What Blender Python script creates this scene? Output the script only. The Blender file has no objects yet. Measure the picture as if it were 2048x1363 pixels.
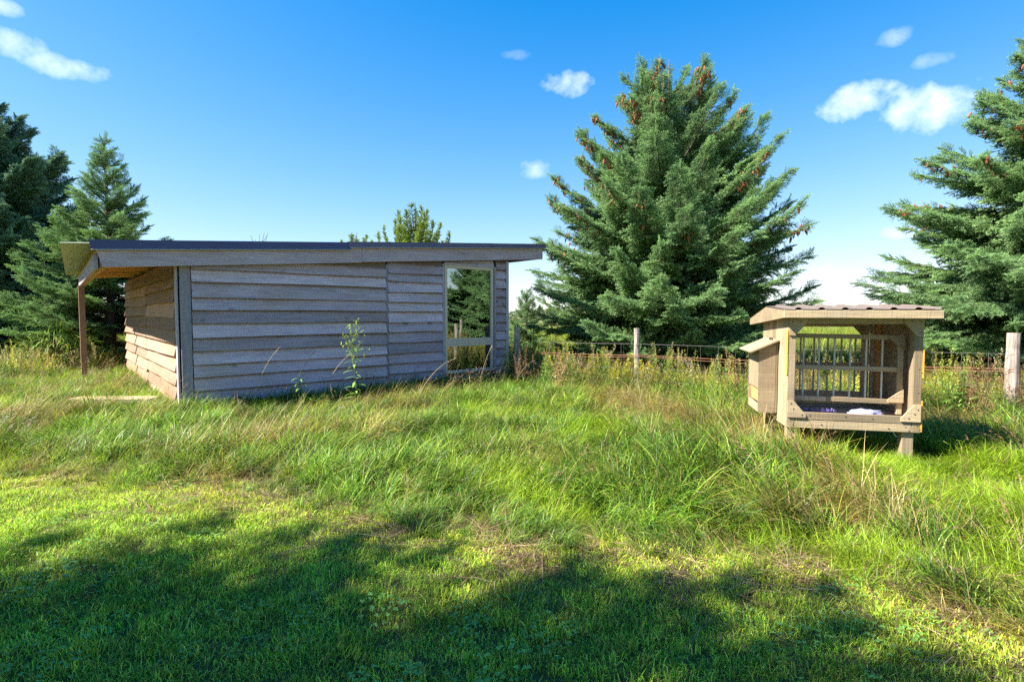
import bpy, bmesh, math, random
import numpy as np
from mathutils import Vector, Matrix, Euler

R = math.radians
scn = bpy.context.scene
COL = scn.collection

# ------------------------------------------------------------------ camera, sky, sun
F = 1080.0                      # focal length in pixels of the 2048 wide photograph
EYE = 1.35
PITCH = math.atan(53.5 / F)
cam_d = bpy.data.cameras.new('camera')
cam_d.sensor_width = 36.0
cam_d.lens = 36.0 * F / 2048.0
cam_d.clip_start = 0.05
cam_d.clip_end = 3000.0
cam = bpy.data.objects.new('camera', cam_d)
COL.objects.link(cam)
cam.location = (0, 0, EYE)
cam.rotation_euler = (R(90) - PITCH, 0, 0)
scn.camera = cam

SUN_EL = R(45)
SUN_H = Vector((-0.965, -0.262, 0)).normalized()
sun_dir = Vector((SUN_H.x * math.cos(SUN_EL), SUN_H.y * math.cos(SUN_EL), math.sin(SUN_EL)))

scn.view_settings.view_transform = 'Standard'
scn.view_settings.look = 'None'
scn.view_settings.exposure = 2.15
scn.cycles.use_denoising = False
scn.view_settings.gamma = 1.0
scn.view_settings.use_curve_mapping = False

world = bpy.data.worlds.new('World')
scn.world = world
world.use_nodes = True
wt = world.node_tree
for n in list(wt.nodes):
    wt.nodes.remove(n)


def N(t, typ, **kw):
    n = t.nodes.new(typ)
    for k, v in kw.items():
        setattr(n, k, v)
    return n


def L(t, a, b):
    t.links.new(a, b)


def math_node(t, op, a=None, b=None, c=None, clamp=False):
    n = N(t, 'ShaderNodeMath', operation=op)
    n.use_clamp = clamp
    for i, v in enumerate((a, b, c)):
        if v is None:
            continue
        if isinstance(v, (int, float)):
            n.inputs[i].default_value = v
        else:
            L(t, v, n.inputs[i])
    return n.outputs[0]


def vmath(t, op, a=None, b=None):
    n = N(t, 'ShaderNodeVectorMath', operation=op)
    for i, v in enumerate((a, b)):
        if v is None:
            continue
        if isinstance(v, (tuple, list, Vector)):
            n.inputs[i].default_value = v
        else:
            L(t, v, n.inputs[i])
    return n.outputs['Value'] if op in ('DOT_PRODUCT', 'LENGTH') else n.outputs[0]


def mixc(t, fac, a, b, blend='MIX'):
    n = N(t, 'ShaderNodeMix', data_type='RGBA', blend_type=blend)
    for sock, v in ((n.inputs[0], fac), (n.inputs[6], a), (n.inputs[7], b)):
        if isinstance(v, (int, float)):
            sock.default_value = v
        elif isinstance(v, (tuple, list)):
            sock.default_value = tuple(v) + ((1,) if len(v) == 3 else ())
        else:
            L(t, v, sock)
    return n.outputs[2]


def px_dir(px, py):
    x, y, z = (px - 1024) / F, 1.0, -(py - 681.5) / F
    c, s = math.cos(-PITCH), math.sin(-PITCH)
    return Vector((x, y * c - z * s, y * s + z * c)).normalized()


sky = N(wt, 'ShaderNodeTexSky', sky_type='NISHITA')
sky.sun_disc = False
sky.sun_elevation = SUN_EL
sky.sun_rotation = math.atan2(SUN_H.x, SUN_H.y)
sky.air_density = 0.9
sky.dust_density = 0.1
sky.ozone_density = 4.0
sky.altitude = 200
hs = N(wt, 'ShaderNodeHueSaturation')
hs.inputs['Saturation'].default_value = 1.66
hs.inputs['Value'].default_value = 1.42
hs.inputs['Hue'].default_value = 0.510
SKY_SOFT = 0.28                  # the bright band near the horizon is held back evenly all round
den = vmath(wt, 'MULTIPLY_ADD', sky.outputs[0], (SKY_SOFT,) * 3)
den.node.inputs[2].default_value = (1, 1, 1)
L(wt, vmath(wt, 'DIVIDE', sky.outputs[0], den), hs.inputs['Color'])
tcw = N(wt, 'ShaderNodeTexCoord')
wdir = tcw.outputs['Generated']
nz = N(wt, 'ShaderNodeTexNoise')
nz.inputs['Scale'].default_value = 16
nz.inputs['Detail'].default_value = 7
nz.inputs['Roughness'].default_value = 0.62
L(wt, wdir, nz.inputs['Vector'])
nz2 = N(wt, 'ShaderNodeTexNoise')
nz2.inputs['Scale'].default_value = 48
nz2.inputs['Detail'].default_value = 5
L(wt, wdir, nz2.inputs['Vector'])
noise_sum = math_node(wt, 'ADD', math_node(wt, 'MULTIPLY_ADD', nz.outputs['Fac'], 2.7, -1.35),
                      math_node(wt, 'MULTIPLY_ADD', nz2.outputs['Fac'], 1.0, -0.5))
CLOUDS = [(1138, 166, 56, 28, .9), (1722, 205, 70, 36, 1.0), (1838, 222, 92, 40, 1.0), (1068, 340, 40, 22, .55),
          (1855, 121, 36, 14, .42), (1790, 76, 28, 17, .5), (30, 88, 44, 26, .75), (118, 132, 60, 21, .75),
          (1800, 462, 36, 16, .5), (12, 18, 30, 15, .6), (1035, 110, 34, 10, .2), (1700, 560, 110, 32, .3)]
cloud_dirs = [(px_dir(a, b), c / F, d / F, e) for a, b, c, d, e in CLOUDS]
for az, el, w, h, e in ((75, 24, .13, .05, .9), (110, 33, .16, .06, .9), (150, 20, .2, .06, .9), (200, 28, .15, .06, .9),
                        (250, 22, .18, .05, .9), (300, 30, .14, .05, .8)):
    cloud_dirs.append((Vector((math.sin(R(az)) * math.cos(R(el)), math.cos(R(az)) * math.cos(R(el)), math.sin(R(el)))), w, h, e))
mask = None
shade = None
for d, w, h, e in cloud_dirs:
    rgt = d.cross(Vector((0, 0, 1))).normalized()
    upv = rgt.cross(d).normalized()
    a = vmath(wt, 'DOT_PRODUCT', wdir, rgt / w)
    b = vmath(wt, 'DOT_PRODUCT', wdir, upv / h)
    q = math_node(wt, 'ADD', math_node(wt, 'MULTIPLY', a, a), math_node(wt, 'MULTIPLY', b, b))
    m = math_node(wt, 'SUBTRACT', 0.75, q)
    m = math_node(wt, 'ADD', m, noise_sum)
    m = math_node(wt, 'MULTIPLY', m, 0.5, clamp=True)
    env = math_node(wt, 'MULTIPLY_ADD', q, -0.55, 1.45, clamp=True)
    m = math_node(wt, 'MULTIPLY', math_node(wt, 'MULTIPLY', m, env), e)
    mask = m if mask is None else math_node(wt, 'MAXIMUM', mask, m)
mask = math_node(wt, 'SMOOTH_MIN', mask, 1.0, 0.2)
cl = mixc(wt, mask, hs.outputs[0], (5.2, 5.3, 5.5))
bg = N(wt, 'ShaderNodeBackground')
bg.inputs['Strength'].default_value = 0.090
L(wt, cl, bg.inputs['Color'])
wo = N(wt, 'ShaderNodeOutputWorld')
L(wt, bg.outputs[0], wo.inputs['Surface'])

sl = bpy.data.lights.new('sun', 'SUN')
sl.energy = 3.9
sl.angle = R(0.53)
sl.color = (1.0, 0.93, 0.80)
sun = bpy.data.objects.new('sun', sl)
COL.objects.link(sun)
sun.rotation_euler = sun_dir.to_track_quat('Z', 'Y').to_euler()
sun.location = (-20, -6, 25)

# ------------------------------------------------------------------ helpers


def obj(name, mesh, parent=None, mat=None, loc=None, rot=None, **props):
    o = bpy.data.objects.new(name, mesh)
    COL.objects.link(o)
    if parent is not None:
        o.parent = parent
    if loc is not None:
        o.location = loc
    if rot is not None:
        o.rotation_euler = rot
    if mat is not None and mesh is not None and len(mesh.materials) == 0:
        mesh.materials.append(mat)
    for k, v in props.items():
        o[k] = v
    return o


def thing(name, label, cat, loc=(0, 0, 0), rz=0.0, group=None):
    o = bpy.data.objects.new(name, None)
    COL.objects.link(o)
    o.empty_display_size = 0.2
    o.location = loc
    o.rotation_euler = (0, 0, rz)
    o['label'] = label
    o['category'] = cat
    if group:
        o['group'] = group
    return o


def mesh_np(name, verts, faces, mat=None, col=None, smooth=False):
    me = bpy.data.meshes.new(name)
    me.from_pydata([tuple(v) for v in verts], [], [tuple(f) for f in faces])
    if col is not None:
        at = me.color_attributes.new('Col', 'FLOAT_COLOR', 'POINT')
        c = np.ones((len(verts), 4), dtype=np.float32)
        c[:, :3] = col
        at.data.foreach_set('color', c.ravel())
    if smooth:
        me.shade_smooth()
    if mat:
        me.materials.append(mat)
    me.update()
    return me


def box_mesh(name, size, mat, bevel=0.004, taper=None):
    bm = bmesh.new()
    bmesh.ops.create_cube(bm, size=1.0)
    for v in bm.verts:
        v.co = Vector((v.co.x * size[0], v.co.y * size[1], v.co.z * size[2]))
    if bevel:
        bmesh.ops.bevel(bm, geom=list(bm.edges), offset=bevel, segments=1, affect='EDGES')
    me = bpy.data.meshes.new(name)
    bm.to_mesh(me)
    bm.free()
    me.materials.append(mat)
    return me


def beam(name, parent, p0, p1, w, t, mat, up=(0, 0, 1), bevel=0.004, **props):
    """A piece of timber from p0 to p1, w wide across 'up', t thick along 'up'."""
    p0, p1 = Vector(p0), Vector(p1)
    d = p1 - p0
    ln = d.length
    x = d.normalized()
    up = Vector(up)
    y = up.cross(x).normalized()
    z = x.cross(y)
    me = box_mesh(name, (ln, w, t), mat, bevel)
    o = obj(name, me, parent, **props)
    M = Matrix((x, y, z)).transposed().to_4x4()
    M.translation = (p0 + p1) / 2
    o.matrix_basis = M
    return o


def prism(name, parent, poly, axis_o, ax, ay, thick, mat, bevel=0.0):
    """Polygon in the plane (axis_o; ax, ay), extruded by thick along ax x ay."""
    ax, ay, axis_o = Vector(ax), Vector(ay), Vector(axis_o)
    n = ax.cross(ay).normalized()
    a = [axis_o + ax * p[0] + ay * p[1] for p in poly]
    b = [p + n * thick for p in a]
    k = len(poly)
    faces = [tuple(range(k))[::-1], tuple(range(k, 2 * k))]
    for i in range(k):
        j = (i + 1) % k
        faces.append((i, j, k + j, k + i))
    return obj(name, mesh_np(name, a + b, faces, mat), parent)


def tube_np(pts, radii, sides=6, verts=None, faces=None):
    verts = [] if verts is None else verts
    faces = [] if faces is None else faces
    pts = [Vector(p) for p in pts]
    base = len(verts)
    for i, p in enumerate(pts):
        t = (pts[min(i + 1, len(pts) - 1)] - pts[max(i - 1, 0)])
        t = t.normalized() if t.length > 1e-9 else Vector((0, 0, 1))
        a = t.cross(Vector((0.31, 0.77, 0.55))).normalized()
        b = t.cross(a)
        for k in range(sides):
            an = 2 * math.pi * k / sides
            verts.append(p + (a * math.cos(an) + b * math.sin(an)) * radii[i])
    for i in range(len(pts) - 1):
        for k in range(sides):
            k2 = (k + 1) % sides
            faces.append((base + i * sides + k, base + i * sides + k2, base + (i + 1) * sides + k2, base + (i + 1) * sides + k))
    faces.append(tuple(base + k for k in range(sides))[::-1])
    e = base + (len(pts) - 1) * sides
    faces.append(tuple(e + k for k in range(sides)))
    return verts, faces


# value noise in numpy
_rg = np.random.default_rng(7)
_tab = _rg.random((256, 256))


def vnoise(x, y, s=1.0, o=0):
    x = np.asarray(x, float) * s + 37.3 + o * 11.7
    y = np.asarray(y, float) * s + 91.1 + o * 5.3
    xi, yi = np.floor(x).astype(int), np.floor(y).astype(int)
    fx, fy = x - xi, y - yi
    fx = fx * fx * (3 - 2 * fx)
    fy = fy * fy * (3 - 2 * fy)
    g = lambda a, b: _tab[a % 256, b % 256]
    return (g(xi, yi) * (1 - fx) + g(xi + 1, yi) * fx) * (1 - fy) + (g(xi, yi + 1) * (1 - fx) + g(xi + 1, yi + 1) * fx) * fy


def fbm(x, y, s=1.0, o=0):
    return 0.55 * vnoise(x, y, s, o) + 0.3 * vnoise(x, y, s * 2.1, o + 3) + 0.15 * vnoise(x, y, s * 4.3, o + 7)


# ------------------------------------------------------------------ materials


def new_mat(name):
    m = bpy.data.materials.new(name)
    m.use_nodes = True
    t = m.node_tree
    p = t.nodes['Principled BSDF']
    return m, t, p


def wood(name, c0, c1, c2, grain=1.0, rough=0.85, saw=0.25, stain=0.5, stain_col=None, knots=0.5, lap=None):
    """Timber: grain along the piece's own long axis, fine saw marks across it, stains and dark knots."""
    m, t, p = new_mat(name)
    tc = N(t, 'ShaderNodeTexCoord')
    oi = N(t, 'ShaderNodeObjectInfo')
    off = vmath(t, 'SCALE', oi.outputs['Random'])
    cmb = N(t, 'ShaderNodeCombineXYZ')
    L(t, math_node(t, 'MULTIPLY', oi.outputs['Random'], 71.0), cmb.inputs[0])
    L(t, math_node(t, 'MULTIPLY', oi.outputs['Random'], 37.0), cmb.inputs[1])
    L(t, math_node(t, 'MULTIPLY', oi.outputs['Random'], 19.0), cmb.inputs[2])
    v = vmath(t, 'ADD', tc.outputs['Object'], cmb.outputs[0])

    def noise(scale, sc, det=4, ro=0.6, dist=0.0):
        mp = N(t, 'ShaderNodeMapping')
        mp.inputs['Scale'].default_value = sc
        L(t, v, mp.inputs['Vector'])
        n = N(t, 'ShaderNodeTexNoise')
        n.inputs['Scale'].default_value = scale
        n.inputs['Detail'].default_value = det
        n.inputs['Roughness'].default_value = ro
        n.inputs['Distortion'].default_value = dist
        L(t, mp.outputs[0], n.inputs['Vector'])
        return n.outputs['Fac']

    def ramp(fac, a, b):
        n = N(t, 'ShaderNodeMapRange')
        n.inputs['From Min'].default_value = a
        n.inputs['From Max'].default_value = b
        L(t, fac, n.inputs['Value'])
        return n.outputs[0]

    g = noise(7 * grain, (0.12, 1, 1) if True else None, 6, 0.7, 0.6)
    gf = noise(45 * grain, (0.05, 1, 1), 3, 0.7)
    big = noise(1.6, (0.8, 1.6, 1.6), 4, 0.6)
    sw = noise(70, (1, 0.12, 0.12), 2, 0.6)
    kn = noise(6.0, (0.55, 1, 1.0), 1, 0.4)
    col = mixc(t, ramp(g, .3, .7), c0, c1)
    col = mixc(t, math_node(t, 'MULTIPLY', ramp(gf, .35, .75), 0.55), col, c2)
    col = mixc(t, math_node(t, 'MULTIPLY', ramp(big, .45, .75), stain), col, stain_col or c2)
    col = mixc(t, math_node(t, 'MULTIPLY', ramp(sw, .5, .8), saw), col, tuple(x * 0.45 for x in c0))
    col = mixc(t, math_node(t, 'MULTIPLY', ramp(kn, .73, .8), knots), col, tuple(x * 0.28 for x in c0))
    if lap:                                  # wood kept from the weather by the lap, with the lip's shade painted in
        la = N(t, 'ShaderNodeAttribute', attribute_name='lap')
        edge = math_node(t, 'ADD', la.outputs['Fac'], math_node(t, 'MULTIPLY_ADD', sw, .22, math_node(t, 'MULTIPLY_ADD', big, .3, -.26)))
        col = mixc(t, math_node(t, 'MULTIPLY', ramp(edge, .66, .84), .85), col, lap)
    val = N(t, 'ShaderNodeHueSaturation')
    L(t, col, val.inputs['Color'])
    L(t, math_node(t, 'MULTIPLY_ADD', oi.outputs['Random'], 0.62, 0.62), val.inputs['Value'])
    L(t, val.outputs[0], p.inputs['Base Color'])
    p.inputs['Roughness'].default_value = rough
    p.inputs['Specular IOR Level'].default_value = 0.2
    bp = N(t, 'ShaderNodeBump')
    bp.inputs['Strength'].default_value = 0.55
    bp.inputs['Distance'].default_value = 0.006
    L(t, math_node(t, 'ADD', math_node(t, 'ADD', g, gf), math_node(t, 'MULTIPLY', sw, 0.7)), bp.inputs['Height'])
    L(t, bp.outputs[0], p.inputs['Normal'])
    return m


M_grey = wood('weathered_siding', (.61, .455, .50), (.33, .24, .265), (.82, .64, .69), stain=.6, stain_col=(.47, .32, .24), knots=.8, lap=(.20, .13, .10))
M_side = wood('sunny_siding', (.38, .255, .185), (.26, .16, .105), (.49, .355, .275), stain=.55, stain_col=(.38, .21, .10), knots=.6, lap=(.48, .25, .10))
M_trim = wood('weathered_trim', (.44, .37, .415), (.31, .26, .29), (.56, .48, .52), stain=.3, saw=.15)
M_orange = wood('fresh_timber', (.74, .40, .15), (.62, .30, .10), (.80, .50, .22), stain=.3, saw=.1, knots=.8)
M_post = wood('reddish_post', (.42, .235, .165), (.33, .175, .12), (.50, .30, .22), stain=.35, saw=.1)
M_hutch = wood('hutch_timber', (.40, .305, .185), (.25, .185, .115), (.50, .405, .275), stain=.7, stain_col=(.19, .15, .115), saw=.12, knots=.9)
M_hutch_in = wood('hutch_inside', (.56, .43, .32), (.46, .33, .24), (.66, .53, .41), stain=.4, stain_col=(.40, .27, .18), saw=.1)
M_yellow = wood('raw_yellow_edge', (.75, .43, .05), (.62, .33, .03), (.80, .52, .10), stain=.2, saw=.05, knots=.1)
M_fence = wood('fence_post_wood', (.40, .34, .28), (.27, .22, .18), (.52, .46, .40), stain=.5, stain_col=(.22, .17, .13), saw=.05)
M_dark = wood('dark_sheathing', (.10, .08, .065), (.07, .055, .045), (.13, .1, .08))


def plain(name, c, rough=0.5, metal=0.0, spec=0.4, var=0.0, scale=6.0):
    m, t, p = new_mat(name)
    p.inputs['Roughness'].default_value = rough
    p.inputs['Metallic'].default_value = metal
    p.inputs['Specular IOR Level'].default_value = spec
    if var:
        tc = N(t, 'ShaderNodeTexCoord')
        n = N(t, 'ShaderNodeTexNoise')
        n.inputs['Scale'].default_value = scale
        n.inputs['Detail'].default_value = 5
        L(t, tc.outputs['Object'], n.inputs['Vector'])
        L(t, mixc(t, n.outputs['Fac'], tuple(x * (1 - var) for x in c), tuple(min(1, x * (1 + var)) for x in c)), p.inputs['Base Color'])
    else:
        p.inputs['Base Color'].default_value = (*c, 1)
    return m


M_navy = plain('navy_metal', (.045, .048, .14), .42, 0.0, .5, .25, 3)
M_navy2 = plain('faded_purple_metal', (.115, .095, .155), .5, 0.0, .5, .25, 3)
M_lip = plain('pale_lip_metal', (.5, .45, .48), .45, 0.3, .5)  # pale colour paints in the light reflected along the rake lip
M_sheet = plain('galvanised_sheet', (.45, .46, .36), .5, 0.25, .5, .2, 4)
M_redroof = plain('brown_red_metal', (.155, .12, .10), .55, 0.0, .4, .3, 9)
M_vinyl = plain('beige_window_frame', (.66, .50, .37), .5, 0, .4, .12, 5)
M_wire = plain('galvanised_wire', (.24, .23, .22), .5, 0.4, .5)
M_rust = plain('rusty_wire', (.33, .15, .085), .8, 0.0, .3, .4, 30)
M_screw = plain('dark_screw', (.03, .027, .025), .6)
M_dowel = plain('pale_dowel', (.52, .50, .46), .6, 0, .3, .15, 12)


def bark_mat(name, c0, c1):
    m, t, p = new_mat(name)
    tc = N(t, 'ShaderNodeTexCoord')
    mp = N(t, 'ShaderNodeMapping')
    mp.inputs['Scale'].default_value = (9, 9, 2.5)
    L(t, tc.outputs['Object'], mp.inputs['Vector'])
    n = N(t, 'ShaderNodeTexNoise')
    n.inputs['Scale'].default_value = 3
    n.inputs['Detail'].default_value = 6
    L(t, mp.outputs[0], n.inputs['Vector'])
    L(t, mixc(t, n.outputs['Fac'], c0, c1), p.inputs['Base Color'])
    p.inputs['Roughness'].default_value = .9
    bp = N(t, 'ShaderNodeBump')
    bp.inputs['Distance'].default_value = .02
    L(t, n.outputs['Fac'], bp.inputs['Height'])
    L(t, bp.outputs[0], p.inputs['Normal'])
    return m


M_bark = bark_mat('conifer_bark', (.055, .043, .034), (.16, .125, .10))
M_twig = bark_mat('bare_twig', (.07, .055, .045), (.15, .12, .10))


def leaf_mat(name, trans=0.35, rough=0.5, spec=0.25, dry=(1.55, 1.12, 1.1), bright=(0.7, 1.35)):
    """Foliage: colour per blade from the mesh, per clump from the scatter points."""
    m, t, p = new_mat(name)
    a = N(t, 'ShaderNodeAttribute', attribute_name='Col')
    ti = N(t, 'ShaderNodeAttribute', attribute_type='INSTANCER', attribute_name='tint')
    br = N(t, 'ShaderNodeAttribute', attribute_type='INSTANCER', attribute_name='bright')
    c = mixc(t, ti.outputs['Fac'], a.outputs['Color'], mixc(t, 1.0, a.outputs['Color'], dry, 'MULTIPLY'))
    h = N(t, 'ShaderNodeHueSaturation')
    L(t, c, h.inputs['Color'])
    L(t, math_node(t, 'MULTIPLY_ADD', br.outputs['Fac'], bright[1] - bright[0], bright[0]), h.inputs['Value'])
    L(t, h.outputs[0], p.inputs['Base Color'])
    p.inputs['Roughness'].default_value = rough
    p.inputs['Specular IOR Level'].default_value = spec
    tr = N(t, 'ShaderNodeBsdfTranslucent')
    L(t, h.outputs[0], tr.inputs['Color'])
    mx = N(t, 'ShaderNodeMixShader')
    mx.inputs[0].default_value = trans
    L(t, p.outputs[0], mx.inputs[1])
    L(t, tr.outputs[0], mx.inputs[2])
    out = t.nodes['Material Output']
    L(t, mx.outputs[0], out.inputs['Surface'])
    return m


def leaf_plain(name, trans=0.35, rough=0.5, spec=0.25):
    m, t, p = new_mat(name)
    a = N(t, 'ShaderNodeAttribute', attribute_name='Col')
    L(t, a.outputs['Color'], p.inputs['Base Color'])
    p.inputs['Roughness'].default_value = rough
    p.inputs['Specular IOR Level'].default_value = spec
    tr = N(t, 'ShaderNodeBsdfTranslucent')
    L(t, a.outputs['Color'], tr.inputs['Color'])
    mx = N(t, 'ShaderNodeMixShader')
    mx.inputs[0].default_value = trans
    L(t, p.outputs[0], mx.inputs[1])
    L(t, tr.outputs[0], mx.inputs[2])
    L(t, mx.outputs[0], t.nodes['Material Output'].inputs['Surface'])
    return m


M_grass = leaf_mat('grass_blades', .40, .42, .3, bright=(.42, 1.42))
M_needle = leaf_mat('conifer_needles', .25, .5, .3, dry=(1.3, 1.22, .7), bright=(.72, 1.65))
M_cone = leaf_mat('spruce_cones', .0, .75, .2)
M_weed = leaf_plain('weed_leaves')

# ------------------------------------------------------------------ scatter machinery


def proto(name, me):
    return bpy.data.objects.new(name, me)     # never linked: only read by the scatter


def scatter_group(name, protos):
    g = bpy.data.node_groups.new(name, 'GeometryNodeTree')
    g.interface.new_socket('Geometry', in_out='INPUT', socket_type='NodeSocketGeometry')
    g.interface.new_socket('Geometry', in_out='OUTPUT', socket_type='NodeSocketGeometry')
    gi = g.nodes.new('NodeGroupInput')
    go = g.nodes.new('NodeGroupOutput')
    jn = g.nodes.new('GeometryNodeJoinGeometry')
    for p in protos:
        oi = g.nodes.new('GeometryNodeObjectInfo')
        oi.inputs['Object'].default_value = p
        oi.inputs['As Instance'].default_value = False
        ti = g.nodes.new('GeometryNodeGeometryToInstance')
        g.links.new(oi.outputs['Geometry'], ti.inputs[0])
        g.links.new(ti.outputs[0], jn.inputs[0])

    def attr(nm, typ):
        n = g.nodes.new('GeometryNodeInputNamedAttribute')
        n.data_type = typ
        n.inputs[0].default_value = nm
        return n.outputs[0]
    ip = g.nodes.new('GeometryNodeInstanceOnPoints')
    g.links.new(gi.outputs[0], ip.inputs['Points'])
    g.links.new(jn.outputs[0], ip.inputs['Instance'])
    ip.inputs['Pick Instance'].default_value = True
    g.links.new(attr('var', 'INT'), ip.inputs['Instance Index'])
    er = g.nodes.new('FunctionNodeEulerToRotation')
    g.links.new(attr('rot', 'FLOAT_VECTOR'), er.inputs[0])
    g.links.new(er.outputs[0], ip.inputs['Rotation'])
    g.links.new(attr('scl', 'FLOAT_VECTOR'), ip.inputs['Scale'])
    g.links.new(ip.outputs[0], go.inputs[0])
    return g


def points_mesh(name, pos, rot, scl, var, tint, bright):
    me = bpy.data.meshes.new(name)
    n = len(pos)
    me.vertices.add(n)
    me.vertices.foreach_set('co', np.asarray(pos, np.float32).ravel())
    scl = np.asarray(scl, np.float32)
    if scl.ndim == 1:
        scl = np.repeat(scl[:, None], 3, 1)
    for nm, typ, dat, key in (('rot', 'FLOAT_VECTOR', rot, 'vector'), ('scl', 'FLOAT_VECTOR', scl, 'vector'),
                              ('var', 'INT', var, 'value'), ('tint', 'FLOAT', tint, 'value'), ('bright', 'FLOAT', bright, 'value')):
        a = me.attributes.new(nm, typ, 'POINT')
        a.data.foreach_set(key, np.asarray(dat, np.int32 if typ == 'INT' else np.float32).ravel())
    me.update()
    return me


def scatter(name, pts, group, parent=None, **props):
    o = obj(name, pts, parent, **props)
    md = o.modifiers.new('scatter', 'NODES')
    md.node_group = group
    return o


# ------------------------------------------------------------------ ground
SHED_O = Vector((-4.67, 7.6, 0))
SHED_A = math.atan2(.648, .762)
U = np.array((math.cos(SHED_A), math.sin(SHED_A)))
V = np.array((-math.sin(SHED_A), math.cos(SHED_A)))


def shed_local(x, y):
    dx, dy = np.asarray(x) - SHED_O.x, np.asarray(y) - SHED_O.y
    return dx * U[0] + dy * U[1], dx * V[0] + dy * V[1]


def gz(x, y):
    return (fbm(x, y, .35, 2) - .5) * .10 * np.clip((np.hypot(x, y) - 2.5) / 4, 0, 1)


EDGE_X = np.array((-14, -6, -4.3, -3.0, -1.9, -1.04, -.07, .9, 1.65, 2.06, 2.5, 4))
EDGE_Y = np.array((5.6, 4.9, 4.5, 4.2, 3.92, 3.45, 3.12, 2.96, 2.6, 2.15, 1.6, .6))


def edge_y(x, y):
    return np.interp(x, EDGE_X, EDGE_Y) + (fbm(x, y, 1.6, 5) - .5) * .55


def ground_mat():
    m, t, p = new_mat('meadow_ground')
    tc = N(t, 'ShaderNodeTexCoord')

    def noise(s, d=5):
        n = N(t, 'ShaderNodeTexNoise')
        n.inputs['Scale'].default_value = s
        n.inputs['Detail'].default_value = d
        n.inputs['Roughness'].default_value = .65
        L(t, tc.outputs['Object'], n.inputs['Vector'])
        return n.outputs['Fac']
    a = mixc(t, noise(1.3), (.085, .075, .035), (.16, .125, .065))
    b = mixc(t, noise(24), a, (.06, .095, .02))
    c = mixc(t, noise(.06), (.22, .22, .055), (.20, .21, .11))
    far = N(t, 'ShaderNodeAttribute', attribute_name='far')
    L(t, mixc(t, far.outputs['Fac'], b, mixc(t, noise(3.0), c, (.13, .17, .05))), p.inputs['Base Color'])
    p.inputs['Roughness'].default_value = 1
    p.inputs['Specular IOR Level'].default_value = .05
    bp = N(t, 'ShaderNodeBump')
    bp.inputs['Distance'].default_value = .03
    L(t, noise(30), bp.inputs['Height'])
    L(t, bp.outputs[0], p.inputs['Normal'])
    return m


def build_ground():
    xs = np.concatenate((-np.geomspace(1500, 22, 22), np.linspace(-20, 20, 121), np.geomspace(22, 1500, 22)))
    ys = np.concatenate((-np.geomspace(1500, 14, 20), np.linspace(-12, 28, 121), np.geomspace(30, 1500, 24)))
    X, Y = np.meshgrid(xs, ys)
    Z = gz(X, Y)
    v = np.stack((X.ravel(), Y.ravel(), Z.ravel()), 1)
    nx, ny = len(xs), len(ys)
    f = [(j * nx + i, j * nx + i + 1, (j + 1) * nx + i + 1, (j + 1) * nx + i) for j in range(ny - 1) for i in range(nx - 1)]
    me = mesh_np('ground', v, f, ground_mat(), smooth=True)
    far = np.clip((np.hypot(X, Y).ravel() - 20) / 15, 0, 1)
    a = me.attributes.new('far', 'FLOAT', 'POINT')
    a.data.foreach_set('value', far.astype(np.float32))
    obj('ground', me, kind='structure', label='meadow ground under the grass reaching to the horizon')


build_ground()

# ------------------------------------------------------------------ the shed


def lap_board(name, parent, length, z0, z1, mat, rng, loc_fn, out=0.068, tk=0.028, seg=6, wav=0.011, top_fn=None, tilt=0.0):
    """One lapped board: x runs along the wall, -y is outside; its lower edge stands out and is uneven."""
    n = seg + 1
    xs = np.linspace(0, length, n)
    wob = np.array([rng.uniform(-wav, wav) for _ in range(n)])
    wob = np.convolve(np.pad(wob, 1, 'edge'), (.25, .5, .25), 'valid')
    warp = np.array([rng.uniform(0, wav * .9) for _ in range(n)])
    vs = []
    for i, x in enumerate(xs):
        zb = z0 + wob[i] + tilt * (x / length - .5)
        zt = z1 if top_fn is None else top_fn(x)
        zt = max(zt, zb + .012)
        vs += [(x, -out - warp[i], zb), (x, -out + .046, zt), (x, -out + .046 + tk * .6, zt), (x, -out - warp[i] + tk, zb)]
    fs = [(0, 1, 2, 3)]
    for i in range(seg):
        a, b = i * 4, (i + 1) * 4
        for k in range(4):
            k2 = (k + 1) % 4
            fs.append((a + k, b + k, b + k2, a + k2))
    e = seg * 4
    fs.append((e + 3, e + 2, e + 1, e))
    cx, cz = length / 2, (z0 + z1) / 2
    vs = [(x - cx, y, z - cz) for x, y, z in vs]
    me = mesh_np(name, vs, fs, mat)
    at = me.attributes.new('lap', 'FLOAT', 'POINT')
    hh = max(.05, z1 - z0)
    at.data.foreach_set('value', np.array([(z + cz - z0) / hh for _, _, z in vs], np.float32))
    o = obj(name, me, parent)
    o.matrix_basis = loc_fn(cx, cz)
    return o


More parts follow.
